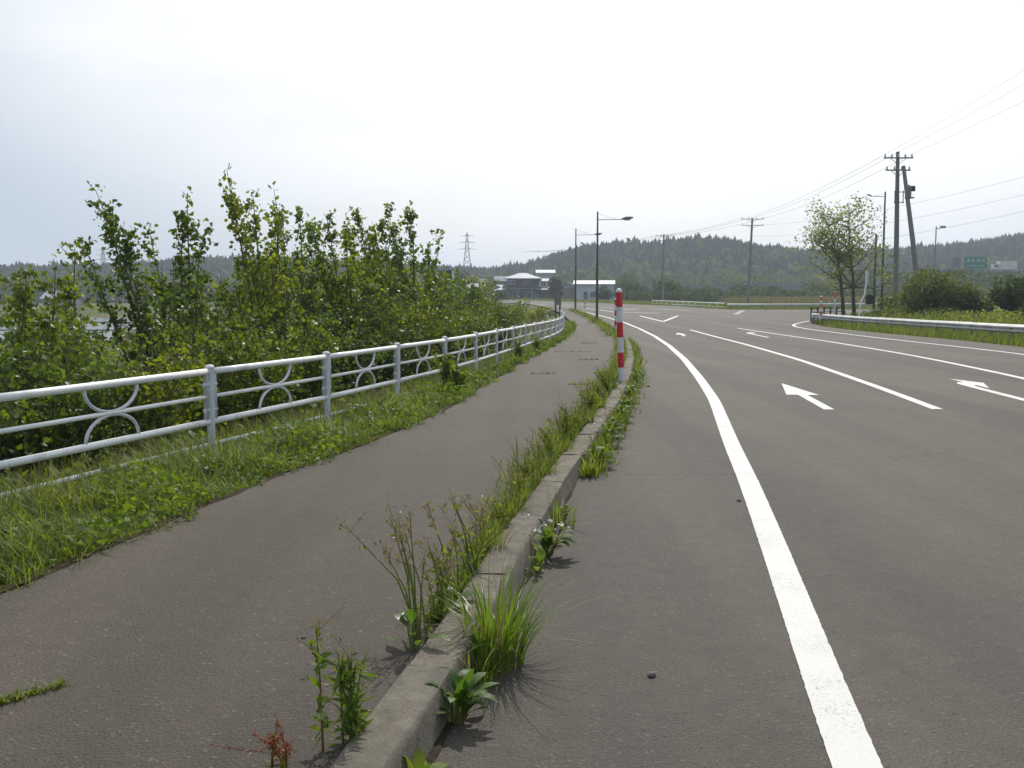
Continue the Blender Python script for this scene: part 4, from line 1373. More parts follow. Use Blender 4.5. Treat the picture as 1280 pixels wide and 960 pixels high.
# ------------------------------------------------------------------ saplings and shrubs behind the fence
def sapling(name, loc, ztop, spread, nst, lean, nleaf, label, group, seed, mat, leafsize=0.085, tips=(), shoot_len=1.4, dense=1.0):
    """multi-stemmed shrub: stems > branchlets > leaf sprays, with optional tall leaders"""
    g = np.random.default_rng(seed)
    t = empty(name, loc)
    tag(t, label, 'shrub' if name == 'shrub' else 'tree', group)
    H = ztop - loc[2]
    wood = MB()
    lp, ld = [], []
    shoots = len(tips)
    for sidx in range(nst + shoots):
        shoot = sidx >= nst
        az = g.uniform(0, 2 * math.pi)
        rad = spread * g.uniform(0.25, 1.0)
        h = H * g.uniform(0.72, 1.02)
        if shoots and not shoot: h = (H - shoot_len) * g.uniform(0.8, 1.12)
        end = np.array([math.cos(az) * rad, math.sin(az) * rad, h])
        end[0] += lean * h * 0.5 * g.uniform(0.5, 1.3)
        if shoot:
            tx, h = tips[sidx - nst]
            end = np.array([tx, g.normal() * 0.3, h])
        ctrl = np.array([end[0] * (0.42 if shoot else 0.25), end[1] * 0.3, h * 0.55]) + g.normal(size=3) * 0.08
        us = np.linspace(0, 1, 9)[:, None]
        pts = (1 - us) ** 2 * np.array([g.normal() * 0.12, g.normal() * 0.12, -0.1]) + 2 * us * (1 - us) * ctrl + us ** 2 * end
        pts = pts + g.normal(size=pts.shape) * 0.025 * us
        r0 = 0.012 + 0.0065 * h
        wood.tube(pts, list(np.linspace(r0, 0.004, 9)), 5, False)
        nb = int((9 if not shoot else 14) * dense)
        for b in range(nb):
            u = g.uniform(0.22, 1.0) if not shoot else g.uniform(0.3, 1.0)
            p0 = np.array([np.interp(u, us[:, 0], pts[:, j]) for j in range(3)])
            a2 = g.uniform(0, 2 * math.pi)
            upper = shoot and u > 0.55
            bl = (0.5 + 0.25 * spread) * g.uniform(0.45, 1.1) * (1.1 - 0.55 * u)
            if upper: bl *= 0.62
            dv = np.array([math.cos(a2), math.sin(a2), g.uniform(0.15, 0.9) + (0.8 if upper else 0)])
            dv[0] += lean * (5.0 if upper else 1.5)
            dv /= np.linalg.norm(dv)
            p1 = p0 + dv * bl * 0.5 + np.array([0, 0, 0.02])
            p2 = p0 + dv * bl + np.array([0, 0, 0.08 * bl])
            wood.tube([p0, p1, p2], [0.007, 0.005, 0.002], 3, False)
            m = max(4, int(nleaf * g.uniform(0.7, 1.3)))
            kc = max(3, m // 6)
            cu, co_ = g.uniform(0.08, 1.05, kc), g.normal(size=(kc, 3)) * (0.045 if upper else 0.10)
            ci = g.integers(0, kc, m)
            uu = (cu[ci] + g.normal(size=m) * 0.04)[:, None]
            q = (1 - uu) ** 2 * p0 + 2 * uu * (1 - uu) * p1 + uu ** 2 * p2
            q = q + co_[ci] + g.normal(size=q.shape) * 0.03
            lp.append(q)
            ld.append(g.normal(size=q.shape) * 0.8 + dv * 0.5 + np.array([0, 0, -0.15]))
        if shoot:
            m = int(95 * dense * shoot_len)
            uu = g.uniform(0.5, 1.02, m)
            q = np.stack([np.interp(uu, us[:, 0], pts[:, j]) for j in range(3)], 1) + g.normal(size=(m, 3)) * 0.05
            lp.append(q); ld.append(g.normal(size=q.shape) * 0.8 + np.array([lean, 0, 0.3]))
    for b in range(5):
        a2 = g.uniform(0, 6.28); q0 = np.array([math.cos(a2) * spread * 0.4, math.sin(a2) * spread * 0.4, H * g.uniform(0.3, 0.55)])
        q1 = q0 + np.array([math.cos(a2) * 0.3 + g.normal() * 0.15, math.sin(a2) * 0.3, g.uniform(0.5, 1.1)])
        wood.tube([q0, (q0 + q1) / 2 + g.normal(size=3) * 0.05, q1], [0.009, 0.006, 0.002], 4, False)
        wood.tube([(q0 + q1) / 2, q1 + np.array([g.normal() * 0.25, g.normal() * 0.2, -0.1])], [0.005, 0.002], 3, False)
    P_, D_ = np.concatenate(lp), np.concatenate(ld)
    L = leafsize * g.uniform(0.45, 1.5, len(P_))
    V = leaf_quads(P_, D_, L, 0.72, g, 0.12)
    quad_obj('crown', V, mat, t)
    wood.build('trunk', M['twig'], t, True)
    return t


def gz(x, y): return float(ground_z(x, y))


sap = [  # base x, y, leader tips (x, z), spread, stems
    (-5.26, 10.6, [(-5.5, 2.0), (-5.25, 1.75), (-5.9, 1.7)], 0.9, 5),
    (-5.4, 11.8, [(-5.33, 2.12), (-5.5, 1.95), (-5.75, 1.6)], 0.8, 5),
    (-4.75, 14.0, [(-5.75, 3.02), (-5.98, 2.28), (-5.4, 2.35), (-5.55, 2.7)], 0.9, 6),
    (-4.95, 14.9, [(-4.78, 3.05), (-4.9, 2.75), (-5.35, 2.45), (-4.6, 2.5)], 0.9, 6),
    (-3.7, 16.2, [(-4.45, 3.48), (-4.25, 3.15), (-3.9, 3.28), (-4.5, 2.9), (-3.7, 2.9)], 0.9, 7),
    (-3.75, 17.4, [(-4.1, 2.95), (-3.75, 3.0), (-3.4, 2.6)], 1.0, 7),
    (-2.8, 18.6, [(-3.82, 2.85), (-3.6, 2.75), (-3.35, 2.95), (-3.0, 2.7)], 1.0, 7),
    (-2.45, 20.2, [(-3.12, 3.28), (-3.4, 2.95), (-2.75, 2.95), (-2.9, 2.7)], 1.0, 7),
    (-2.35, 21.8, [(-2.8, 3.05), (-3.1, 2.75), (-2.4, 2.8)], 1.0, 7),
    (-2.15, 23.2, [(-2.9, 3.42), (-2.75, 3.1), (-2.28, 3.36)], 1.0, 7),
    (-2.55, 25.4, [(-1.75, 3.1), (-2.1, 2.7), (-2.5, 2.7)], 1.1, 7),
]
for i, (x, y, tips, sp, ns) in enumerate(sap):
    z0 = gz(x, y)
    zt = max(q[1] for q in tips)
    sapling('sapling', (x, y, z0), zt, sp, ns, -0.10, 26,
            '%s tall leafy sapling from the left behind the white fence' % ORD[i], 'saplings behind the fence', 100 + i, [M['leaf'], M['leaf3'], M['leaf2']][(i * 5) % 3], 0.066 + 0.0013 * (y - 10),
            [(q[0] - x, q[1] - z0) for q in tips], 0.95 if y < 12 else 1.3, 1.0)
back = [(-7.4, 15.5, 1.5, 1.3), (-6.4, 19.0, 1.9, 1.5), (-5.2, 20.0, 2.1, 1.4), (-5.4, 22.6, 2.4, 1.5), (-4.6, 24.6, 2.5, 1.5), (-3.9, 26.5, 2.45, 1.5), (-3.2, 28.5, 2.4, 1.4), (-2.3, 30.5, 2.3, 1.4), (-1.75, 33.5, 2.2, 1.5), (-1.35, 36.5, 2.0, 1.5), (-0.85, 40, 1.7, 1.5), (-0.35, 44.5, 1.3, 1.3), (-2.4, 40, 1.9, 1.6), (-8.0, 12.8, 1.2, 1.3), (-6.6, 13.6, 1.3, 1.2), (-4.4, 18.6, 1.9, 1.2), (-3.4, 22.4, 2.2, 1.2)]
back.sort(key=lambda q: q[0] / q[1])
for i, (x, y, zt, sp) in enumerate(back):
    sapling('shrub', (x, y, gz(x, y)), zt, sp, 12, -0.05, 30, '%s dense green shrub from the left in the row behind the saplings' % ORD[i], 'dense shrubs behind the saplings', 200 + i, [M['leaf2'], M['leaf'], M['leaf3']][(i * 7 + i // 3) % 3], 0.084, (), 1, 1.6)
front = [(-6.4, 8.0, 0.55, 0.9), (-5.2, 9.0, 0.75, 0.9), (-5.0, 10.4, 0.95, 0.95), (-4.3, 11.2, 0.9, 0.9), (-4.1, 12.8, 1.0, 0.95), (-3.5, 13.6, 1.05, 0.9), (-3.2, 15.4, 1.3, 1.0), (-2.75, 16.8, 1.3, 0.95), (-2.4, 18.6, 1.35, 1.0), (-2.0, 20.6, 1.25, 1.0), (-1.7, 22.8, 1.3, 1.0), (-1.4, 25.5, 1.15, 1.0), (-1.0, 28.5, 1.05, 1.0), (-0.6, 31.5, 0.95, 1.0)]
for i, (x, y, zt, sp) in enumerate(front):
    sapling('shrub', (x, y, gz(x, y)), zt, sp, 10, -0.04, 32, '%s low leafy shrub from the left pressed close behind the white fence' % ORD[i], 'low shrubs close behind the fence', 300 + i, [M['leaf'], M['leaf2'], M['leaf3'], M['leaf']][(i * 3 + i // 4) % 4], 0.066, (), 1, 1.35)

# ------------------------------------------------------------------ right hand corner vegetation
def right_tree():
    g = np.random.default_rng(9)
    t = empty('tree', (23.7, 70, float(ground_z(23.7, 70))))
    tag(t, 'thin pale leafed tree with two trunks behind the guard rail', 'tree')
    wood = MB(); tips = []
    for bx, ex, ez in ((-0.5, -1.9, 7.0), (0.25, -0.4, 7.9)):
        pts = [(bx, 0, -0.3), (bx - 0.15, 0, 1.6), (bx * 0.7 + ex * 0.25, 0.1, 3.2), (ex * 0.6, 0.1, 4.8), (ex, 0, ez)]
        wood.tube(pts, [0.16, 0.125, 0.095, 0.065, 0.02], 7)
        P_ = np.array(pts)
        for k in range(17):
            u = g.uniform(0.4, 1.0)
            p0 = np.array([np.interp(u, np.linspace(0, 1, 5), P_[:, j]) for j in range(3)])
            a = g.uniform(0, 6.28); L = g.uniform(1.2, 3.2) * (1.25 - 0.5 * u)
            dv = np.array([math.cos(a), math.sin(a), g.uniform(0.25, 1.1)])
            p1 = p0 + dv * L * 0.5; p2 = p0 + dv * L + np.array([0, 0, 0.15])
            wood.tube([p0, p1, p2], [0.045, 0.028, 0.008], 4, False)
            tips.append(p2); tips.append(p1 * 0.4 + p2 * 0.6)
            for m in range(3):
                q = p1 + (p2 - p1) * g.uniform(0, 1) + g.normal(size=3) * 0.4
                wood.tube([p1, q], [0.018, 0.005], 3, False); tips.append(q)
    # a few low boughs reaching left and right
    for ex in ((-3.2, 0, 4.3), (-2.6, 0.3, 5.6), (2.2, 0.2, 5.2), (2.4, 0, 3.9), (3.0, -0.3, 3.1), (-1.9, 0.2, 3.0)):
        wood.tube([(0.05, 0, 2.4), (ex[0] * 0.5, ex[1], ex[2] * 0.75), ex], [0.06, 0.035, 0.01], 4, False)
        for m in range(5): tips.append(np.array(ex) * np.array([g.uniform(0.45, 1.05), 1, 1]) + g.normal(size=3) * 0.35)
    lp = np.concatenate([np.array(p) + g.normal(size=(21, 3)) * np.array([0.42, 0.42, 0.32]) for p in tips])
    quad_obj('crown', leaf_quads(lp, g.normal(size=lp.shape), g.uniform(0.12, 0.24, len(lp)), 0.6, g), M['leaf_tree'], t)
    wood.build('trunk', M['bark'], t, True)


right_tree()
for i, (x, y, r, h, n, sz, mt, lab) in enumerate((
        (25.5, 60.5, 2.2, 1.9, 5200, 0.2, 'leaf_bush', 'large light green bush right of the leaning stay pole'),
        (27.7, 61, 1.5, 1.3, 2600, 0.2, 'leaf_bush', 'green bush in front of the expressway parapet'),
        (29.9, 58.5, 2.0, 1.6, 3800, 0.2, 'leaf_dark', 'dark spreading bush at the right edge of the picture'),
        (29.2, 56, 1.1, 0.75, 1600, 0.16, 'leaf_dark', 'low dark bush in front of the dark spreading bush'),
        (28.2, 73, 1.7, 1.3, 2000, 0.22, 'leaf_bush', 'small green bush at the foot of the street lamp'),
        (24.6, 57, 1.0, 0.6, 1400, 0.15, 'leaf_dark', 'dark low bush under the large light green bush'),
        (26.2, 65, 1.2, 0.85, 1500, 0.18, 'leaf_bush', 'leafy bush at the foot of the tall utility pole'),
        (23.0, 62.5, 0.9, 0.55, 1200, 0.15, 'leaf_bush', 'low green bush behind the bent white pole'))):
    bush('bush', (x, y, gz(x, y) - 0.15), (r, r * 0.8, h), n, sz, M[mt], lab, 'bush', None, 500 + i, 17, 0.6, 5)
bush('bush', (2.0, 72, -0.5), (1.2, 1.0, 0.6), 900, 0.16, M['leaf2'], 'green bush beside the dark signboard', 'bush', None, 540, 6, 0.6)
bush('bush', (-2.2, 62, -0.5), (2.6, 2.2, 0.75), 2400, 0.16, M['leaf_tree'], 'low pale bush at the far end of the sapling row', 'bush', None, 541, 8, 0.6)

# ------------------------------------------------------------------ grass and weeds
def ribbons(base, h, az, lean, w, g, k=4, curl=1.6):
    """base (N,3): curved tapering blades"""
    n = len(base)
    u = np.linspace(0, 1, k)
    dirx, diry = np.cos(az), np.sin(az)
    out = np.zeros((n, k, 2, 3))
    wx, wy = -diry, dirx
    for j, uu in enumerate(u):
        reach = lean * h * uu ** curl
        zz = h * uu * np.sqrt(np.maximum(0.08, 1 - 0.55 * np.minimum(1.6, lean) * uu))
        ww = w * (1 - uu ** 1.6) * 0.5 + 0.0004
        cx = base[:, 0] + dirx * reach; cy = base[:, 1] + diry * reach; cz = base[:, 2] + zz
        out[:, j, 0] = np.stack([cx - wx * ww, cy - wy * ww, cz], 1)
        out[:, j, 1] = np.stack([cx + wx * ww, cy + wy * ww, cz], 1)
    return out


def scatter(n, y0, y1, xa, xb, g, bias=1.7):
    """points between two curves, denser near the viewer"""
    y = y0 + (y1 - y0) * g.uniform(0, 1, n) ** bias
    f = g.uniform(0, 1, n)
    return xa(y) + (xb(y) - xa(y)) * f, y, f


gg = np.random.default_rng(77)
edge_wave = lambda y: 0.06 * np.sin(y * 2.3) + 0.05 * np.sin(y * 5.1 + 1) + 0.04 * np.sin(y * 11.7)
# short lush grass next to the path
x, y, f = scatter(75000, 1.5, 62, lambda y: x_fence(y) - 0.9, lambda y: np.maximum(x_path(y) + 0.02, x_fence(y) + 0.35) + edge_wave(y), gg, 2.0)
clump = 0.5 + 0.5 * np.sin(x * 3.3 + 1.1) * np.cos(y * 1.9) + 0.3 * np.sin(y * 4.7)
hh_ = (0.12 + 0.19 * np.clip(clump, 0, 1.2)) * gg.uniform(0.6, 1.4, len(x)) * (1.15 - 0.45 * sm(0.75, 1.0, f)) * (1 + 0.25 * sm(20, 60, y))
V = ribbons(np.stack([x, y, ground_z(x, y) - 0.01], 1), hh_, gg.uniform(0, 6.28, len(x)), gg.uniform(0.25, 1.4, len(x)), gg.uniform(0.0035, 0.009, len(x)) * (1 + y / 20), gg)
tag(strip_obj('verge_grass', V, M['grass']), 'lush green grass strip between the footpath and the fence', 'grass', kind='stuff')
# paler seeding grass along and behind the fence
x, y, f = scatter(22000, 2, 62, lambda y: x_fence(y) - 1.7, lambda y: x_fence(y) + 0.25, gg, 1.8)
V = ribbons(np.stack([x, y, ground_z(x, y) - 0.01], 1), gg.uniform(0.24, 0.52, len(x)), gg.uniform(0, 6.28, len(x)), gg.uniform(0.1, 0.7, len(x)), gg.uniform(0.004, 0.008, len(x)) * (1 + y / 25), gg)
tag(strip_obj('seeding_grass', V, [M['grass_dry'], M['grass']], matidx=(gg.uniform(0, 1, len(x)) < 0.55).astype(int)), 'taller pale seeding grass along the foot of the fence', 'grass', kind='stuff')
# broad-leaved ground cover in the verge
x, y, f = scatter(42000, 1.5, 60, lambda y: x_fence(y) + 0.0, lambda y: np.maximum(x_path(y) + 0.04, x_fence(y) + 0.35) + edge_wave(y), gg, 2.0)
p = np.stack([x, y, ground_z(x, y) + gg.uniform(0.0, 0.24, len(x)) * np.clip(0.55 + 0.7 * np.sin(x * 4 + y * 3) * np.cos(y * 1.3), 0.1, 1.2)], 1)
dv = gg.normal(size=p.shape); dv[:, 2] = np.abs(dv[:, 2]) * 0.6
V = leaf_quads(p, dv, gg.uniform(0.022, 0.06, len(x)) * (1 + y / 30), 0.6, gg)
tag(quad_obj('verge_weeds', V, M['weed']), 'low leafy weeds and clover mixed into the verge grass', 'weeds', kind='stuff')
# dark bank undergrowth behind the fence
x, y, f = scatter(26000, 3, 60, lambda y: x_fence(y) - 7.5, lambda y: x_fence(y) - 0.7, gg, 1.5)
p = np.stack([x, y, ground_z(x, y) + gg.uniform(0.0, 0.45, len(x))], 1)
V = leaf_quads(p, gg.normal(size=p.shape), gg.uniform(0.06, 0.12, len(x)) * (1 + y / 50), 0.65, gg)
tag(quad_obj('undergrowth', V, M['leaf']), 'tangled green undergrowth on the bank below the saplings', 'undergrowth', kind='stuff')
# dry tall grass beyond the fence end
n = 9000
x = gg.uniform(-7, 2.2, n); y = gg.uniform(48, 110, n)
k = x < x_fence(y) - 0.4
x, y = x[k], y[k]
V = ribbons(np.stack([x, y, ground_z(x, y)], 1), gg.uniform(0.5, 1.15, len(x)), gg.uniform(0, 6.28, len(x)), gg.uniform(0.1, 0.6, len(x)), gg.uniform(0.03, 0.06, len(x)), gg, 3)
tag(strip_obj('dry_grass', V, [M['grass_dry'], M['grass']], matidx=(gg.uniform(0, 1, len(x)) < 0.4).astype(int)), 'tall dry brown grass beyond the end of the fence', 'grass', kind='stuff')
# right hand verge in front of the guard rail, and the planted corner
n = 26000
y = 14 + 58 * gg.uniform(0, 1, n) ** 1.0
x = x_right(np.minimum(y, 69)) + gg.uniform(0.05, 1, n) ** 1.2 * 6.0 + np.where(y > 66, (y - 66) * 0.5, 0)
tall = (x - x_right(np.minimum(y, 69))) > 2.6
V = ribbons(np.stack([x, y, ground_z(x, y) - 0.03], 1), np.where(tall, gg.uniform(0.25, 0.75, n), gg.uniform(0.25, 0.58, n)), gg.uniform(0, 6.28, n), gg.uniform(0.1, 0.8, n), gg.uniform(0.022, 0.045, n), gg, 3)
tag(strip_obj('corner_grass', V, [M['grass'], M['grass_dry']], matidx=(gg.uniform(0, 1, n) < 0.16).astype(int)), 'rough grass under and behind the right hand guard rail', 'grass', kind='stuff')
n = 12000
y = gg.uniform(22, 70, n); x = x_right(np.minimum(y, 69)) + gg.uniform(2.4, 13, n)
p = np.stack([x, y, ground_z(x, y) + gg.uniform(0, 0.6, n)], 1)
tag(quad_obj('corner_weeds', leaf_quads(p, gg.normal(size=p.shape), gg.uniform(0.1, 0.22, n), 0.6, gg), M['leaf_tree']), 'leafy weeds filling the planted corner behind the guard rail', 'weeds', kind='stuff')
# far verges
n = 26000
seg = gg.uniform(0, 1, n)
ys_ = np.where(seg < 0.55, gg.uniform(118, 150, n), gg.uniform(150, 290, n))
xe = np.interp(ys_, [118, 121, 130, 150, 180, 229, 285, 300], [60, 26.5, 25.4, 25.3, 20, 11, 0, -8])
x = np.where(seg < 0.3, gg.uniform(26.5, 75, n), xe + gg.uniform(0.3, 14, n))
y = np.where(seg < 0.3, np.interp(x, [26.5, 36, 60, 110], [121, 120.5, 133, 159]) + gg.uniform(0.2, 14, n), ys_)
V = ribbons(np.stack([x, y, ground_z(x, y)], 1), gg.uniform(0.2, 0.55, n), gg.uniform(0, 6.28, n), gg.uniform(0.1, 0.8, n), gg.uniform(0.06, 0.14, n), gg, 3)
tag(strip_obj('far_verge_grass', V, [M['grass'], M['grass_dry']], matidx=(gg.uniform(0, 1, n) < 0.3).astype(int)), 'grass on the far verge of the junction', 'grass', kind='stuff')
n = 9000
x = gg.uniform(44, 92, n); y = gg.uniform(168, 215, n)
V = ribbons(np.stack([x, y, ground_z(x, y)], 1), gg.uniform(0.8, 1.7, n), gg.uniform(0, 6.28, n), gg.uniform(0.1, 0.5, n), gg.uniform(0.1, 0.2, n), gg, 3)
tag(strip_obj('reed_bed', V, M['grass_dry']), 'brown reed field beyond the far guard rail', 'reeds', kind='stuff')
n = 9000
x = gg.uniform(0, 1, n) * 70 + 24; y = gg.uniform(216, 236, n)
p = np.stack([x, y, ground_z(x, y) + gg.uniform(0.1, 2.2, n)], 1)
tag(quad_obj('far_hedge', leaf_quads(p, gg.normal(size=p.shape), gg.uniform(0.5, 1.0, n), 0.7, gg), M['leaf_dark']), 'dark scrub in front of the noise barrier', 'scrub', kind='stuff')


# ---- individual plants along the kerb
def kerb_base(y, side, off=0.0):
    """foot of the kerb at distance y: side 1 road, -1 footpath"""
    xk = float(x_kerb(y)); dx = float(x_kerb(y + 0.1)) - xk
    tn = Vector((dx, 0.1)).normalized()
    o_ = (0.012 + off) if side > 0 else (-0.205 - off)
    return (xk + tn.y * o_, y - tn.x * o_, float(road_z(y)) + (0.0 if side > 0 else 0.115))


def grass_tuft(loc, n, h, spread, w, label, seed, mat='tuft', group=None, name='grass_tuft', bend=(0, 0)):
    g = np.random.default_rng(seed)
    t = empty(name, loc)
    tag(t, label, 'grass', group)
    a = g.uniform(0, 6.28, n); r = spread * 0.22 * np.sqrt(g.uniform(0, 1, n))
    base = np.stack([np.cos(a) * r + bend[0] * 0.02, np.sin(a) * r, np.full(n, -0.01)], 1)
    V = ribbons(base, h * g.uniform(0.45, 1.1, n), a + g.normal(size=n) * 0.5, np.clip(np.abs(g.normal(size=n)) * 0.48, 0, 1.1) + 0.08, w * g.uniform(0.6, 1.2, n), g, 6, 2.0)
    V[:, 3:, :, 2] -= (np.abs(g.normal(size=n)) * 0.05 * h)[:, None, None] * np.array([0.3, 0.9, 1.8])[None, :, None]
    V[..., 2] = np.maximum(V[..., 2], -0.005)
    V[..., 0] += bend[0] * V[..., 2] ; V[..., 1] += bend[1] * V[..., 2]
    strip_obj('blades', V, [M[mat], M['grass_dry']], t, (g.uniform(0, 1, n) < 0.1).astype(int))
    return t


def leaf_shape(p0, d, up, L, W, k=5, droop=0.3):
    d = np.array(d, dtype=float); d /= np.linalg.norm(d)
    s = np.cross(d, up); s /= (np.linalg.norm(s) + 1e-9)
    nrm = np.cross(s, d)
    prof_w = [0.18, 0.8, 1.0, 0.72, 0.03] if k == 5 else list(np.sin(np.linspace(0.15, 3.1, k)))
    out = np.zeros((k, 2, 3))
    for j in range(k):
        u = j / (k - 1)
        c = np.array(p0) + d * L * u + np.array([0, 0, -droop * L * u * u])
        w_ = W * 0.5 * prof_w[j]
        out[j, 0] = c - s * w_ + nrm * w_ * 0.35; out[j, 1] = c + s * w_ + nrm * w_ * 0.35
    return out


def broad_weed(loc, n, L, W, h, label, seed, mat='dock', group=None, flowers=0, name='broadleaf_weed', bend=(0, 0)):
    """rosette of broad leaves on short stalks"""
    g = np.random.default_rng(seed)
    t = empty(name, loc)
    tag(t, label, 'weed', group)
    lv = []; st = MB()
    for k in range(n):
        a = g.uniform(0, 6.28); el = g.uniform(0.3, 1.45)
        hb = h * g.uniform(0.02, 0.55)
        d = np.array([math.cos(a) * math.cos(el) + bend[0], math.sin(a) * math.cos(el) + bend[1], math.sin(el)])
        p0 = np.array([math.cos(a) * 0.02, math.sin(a) * 0.02, 0]); p1 = p0 + np.array([bend[0] * hb, bend[1] * hb, hb]) + d * 0.03
        st.tube([p0, p1], [0.004, 0.003], 4, False)
        ll = L * g.uniform(0.5, 1.15)
        lv.append(leaf_shape(p1, d, np.array([0.05, 0.03, 1.0]), ll, W * ll / L * g.uniform(0.8, 1.2), 5, g.uniform(0.1, 0.7)))
    strip_obj('leaves', np.array(lv), M[mat], t)
    st.build('stalks', M['stem'], t)
    if flowers:
        q = g.normal(size=(flowers, 3)) * np.array([0.09, 0.09, 0.04]) + np.array([0, 0, h * 0.8])
        q[:, 2] = np.abs(q[:, 2]) + 0.03
        V = np.concatenate([leaf_quads(q, g.normal(size=q.shape), np.full(len(q), 0.022), 0.9, g) for _ in range(3)])
        quad_obj('flowers', V, M['petal'], t)['kind'] = 'stuff'
    return t


def stem_weed(loc, nst, h, label, seed, leaf=0.06, stem='stem', lmat='weed', seeds=0, seedmat='seed', spread=0.35, group=None, lw=0.3, lean=(0, 0), leaves=14, name='tall_weed'):
    """upright stems with small leaves and optional seed heads"""
    g = np.random.default_rng(seed)
    t = empty(name, loc)
    tag(t, label, 'weed', group)
    st = MB(); lp, ld, sp, sd = [], [], [], []
    for k in range(nst):
        a = g.uniform(0, 6.28); hh2 = h * g.uniform(0.6, 1.05); r = spread * h * g.uniform(0.1, 1)
        b = np.array([g.normal() * 0.018, g.normal() * 0.03, -0.01])
        e = b + np.array([math.cos(a) * r + lean[0] * hh2, math.sin(a) * r + lean[1] * hh2, hh2])
        m = b * 0.5 + e * 0.5 + np.array([-(e - b)[0] * 0.18, -(e - b)[1] * 0.18, 0.04 * hh2])
        st.tube([b, m, e], [0.0042, 0.003, 0.0014], 4, False)
        us = g.uniform(0.15, 0.97, leaves)[:, None] ** 1.5
        q = (1 - us) ** 2 * b + 2 * us * (1 - us) * (2 * m - 0.5 * (b + e)) + us ** 2 * e
        lp.append(q)
        dd = g.normal(size=q.shape) + np.array([0, 0, 0.5]); ld.append(dd)
        if seeds:
            u2 = g.uniform(0.74, 1.04, seeds)[:, None]
            q2 = b + (e - b) * u2 + g.normal(size=(seeds, 3)) * 0.010
            sp.append(q2); sd.append(g.normal(size=q2.shape) * 0.4 + (e - b) / np.linalg.norm(e - b) * 1.2)
            for j in range(2):
                br = e * g.uniform(0.75, 0.95); tip = br + np.array([g.normal() * 0.06, g.normal() * 0.06, g.uniform(0.02, 0.09)])
                st.tube([br, tip], [0.0014, 0.0008], 3, False)
                u3 = g.uniform(0.4, 1.05, max(2, seeds // 3))[:, None]
                sp.append(br + (tip - br) * u3 + g.normal(size=(len(u3), 3)) * 0.004); sd.append(np.repeat((tip - br)[None], len(u3), 0) * 6 + g.normal(size=(len(u3), 3)) * 0.3)
    lp, ld = np.concatenate(lp), np.concatenate(ld)
    quad_obj('leaves', leaf_quads(lp, ld, leaf * g.uniform(0.5, 1.2, len(lp)), lw, g, 0.1), M[lmat], t)
    st.build('stems', M[stem], t)
    if seeds:
        sp, sd = np.concatenate(sp), np.concatenate(sd)
        quad_obj('seed_heads', leaf_quads(sp, sd, (0.011 if seedmat == 'rust' else 0.020) * g.uniform(0.6, 1.4, len(sp)), 0.42, g, 0.2), M[seedmat], t)['kind'] = 'stuff'
    return t


G_R, G_L = 'plants at the road side foot of the kerb', 'plants on the footpath side of the kerb'
# road side, nearest first
broad_weed(kerb_base(3.12, 1, 0.02), 9, 0.13, 0.05, 0.05, 'small dark leafy weed at the near end of the kerb face', 601, 'weed', G_R)
broad_weed(kerb_base(3.62, 1, 0.03), 30, 0.145, 0.05, 0.17, 'glossy broad leaved dock plant against the kerb beside the big grass tuft', 602, 'dock', G_R, bend=(0.05, -0.05))
grass_tuft(kerb_base(4.22, 1, 0.05), 330, 0.46, 0.6, 0.0085, 'big bright green grass tuft leaning over the kerb', 603, 'tuft', G_R, bend=(0.08, 0))
grass_tuft(kerb_base(3.98, 1, 0.03), 50, 0.26, 0.4, 0.008, 'smaller grass clump between the dock plant and the big tuft', 6031, 'grass', G_R)
broad_weed(kerb_base(5.95, 1, 0.05), 34, 0.13, 0.06, 0.2, 'leafy weed with small white flowers spilling off the kerb', 604, 'weed', G_R, 16, bend=(0.25, -0.1))
broad_weed(kerb_base(5.6, 1, 0.05), 8, 0.12, 0.05, 0.05, 'little yellowish weed just before the white flowered one', 605, 'weed', G_R)
grass_tuft(kerb_base(6.75, 1, 0.04), 46, 0.30, 0.5, 0.009, 'sparse grass tuft just past the white flowered weed', 606, 'grass', G_R)
broad_weed(kerb_base(6.9, 1, 0.05), 14, 0.1, 0.045, 0.12, 'small leafy weed at the foot of the sparse grass tuft', 607, 'weed', G_R)
for i, y in enumerate((9.1, 9.7, 10.4, 11.1, 11.8, 12.5, 13.2, 14.0, 14.8, 15.6, 16.4, 17.3, 18.3, 19.5)):
    r2 = random.Random(900 + i)
    kind = i % 3
    lab = '%s leafy weed from the viewer in the dense row on the road side of kerb' % ORD[i]
    if kind == 1: grass_tuft(kerb_base(y, 1, 0.06), 110, r2.uniform(0.25, 0.38), 0.6, 0.011, lab.replace('leafy weed', 'grassy weed'), 620 + i, 'grass', G_R)
    else: broad_weed(kerb_base(y, 1, 0.07), 46, r2.uniform(0.13, 0.18), 0.06, r2.uniform(0.2, 0.32), lab, 640 + i, 'weed', G_R, 5 if kind else 0, bend=(0.15, 0))
# footpath side
stem_weed(kerb_base(3.12, -1, 0.05), 1, 0.43, 'single tall brown stemmed weed at the near end of the kerb', 660, 0.055, 'stem_red', 'weed', 10, 'seed', 0.1, G_L, 0.4, (0, 0), 40)
stem_weed(kerb_base(3.16, -1, 0.0), 7, 0.30, 'feathery bright green weed beside the single brown stem', 661, 0.07, 'stem', 'weed', 3, 'seed', 0.22, G_L, 0.18, (0.02, 0), 46)
stem_weed(kerb_base(2.93, -1, 0.15), 5, 0.10, 'short rust coloured sorrel at the bottom edge of the picture', 662, 0.04, 'stem_red', 'weed', 60, 'rust', 0.2, G_L, 0.3, (0, 0), 5)
stem_weed(kerb_base(4.1, -1, 0.03), 11, 0.56, 'spray of thin seeding stems leaning over the footpath', 663, 0.045, 'stem', 'weed_pale', 12, 'seed', 0.5, G_L, 0.18, (-0.25, 0), 9)
broad_weed(kerb_base(4.02, -1, 0.04), 7, 0.15, 0.055, 0.2, 'dark drooping broad leaves under the seeding stems', 664, 'dock', G_L)
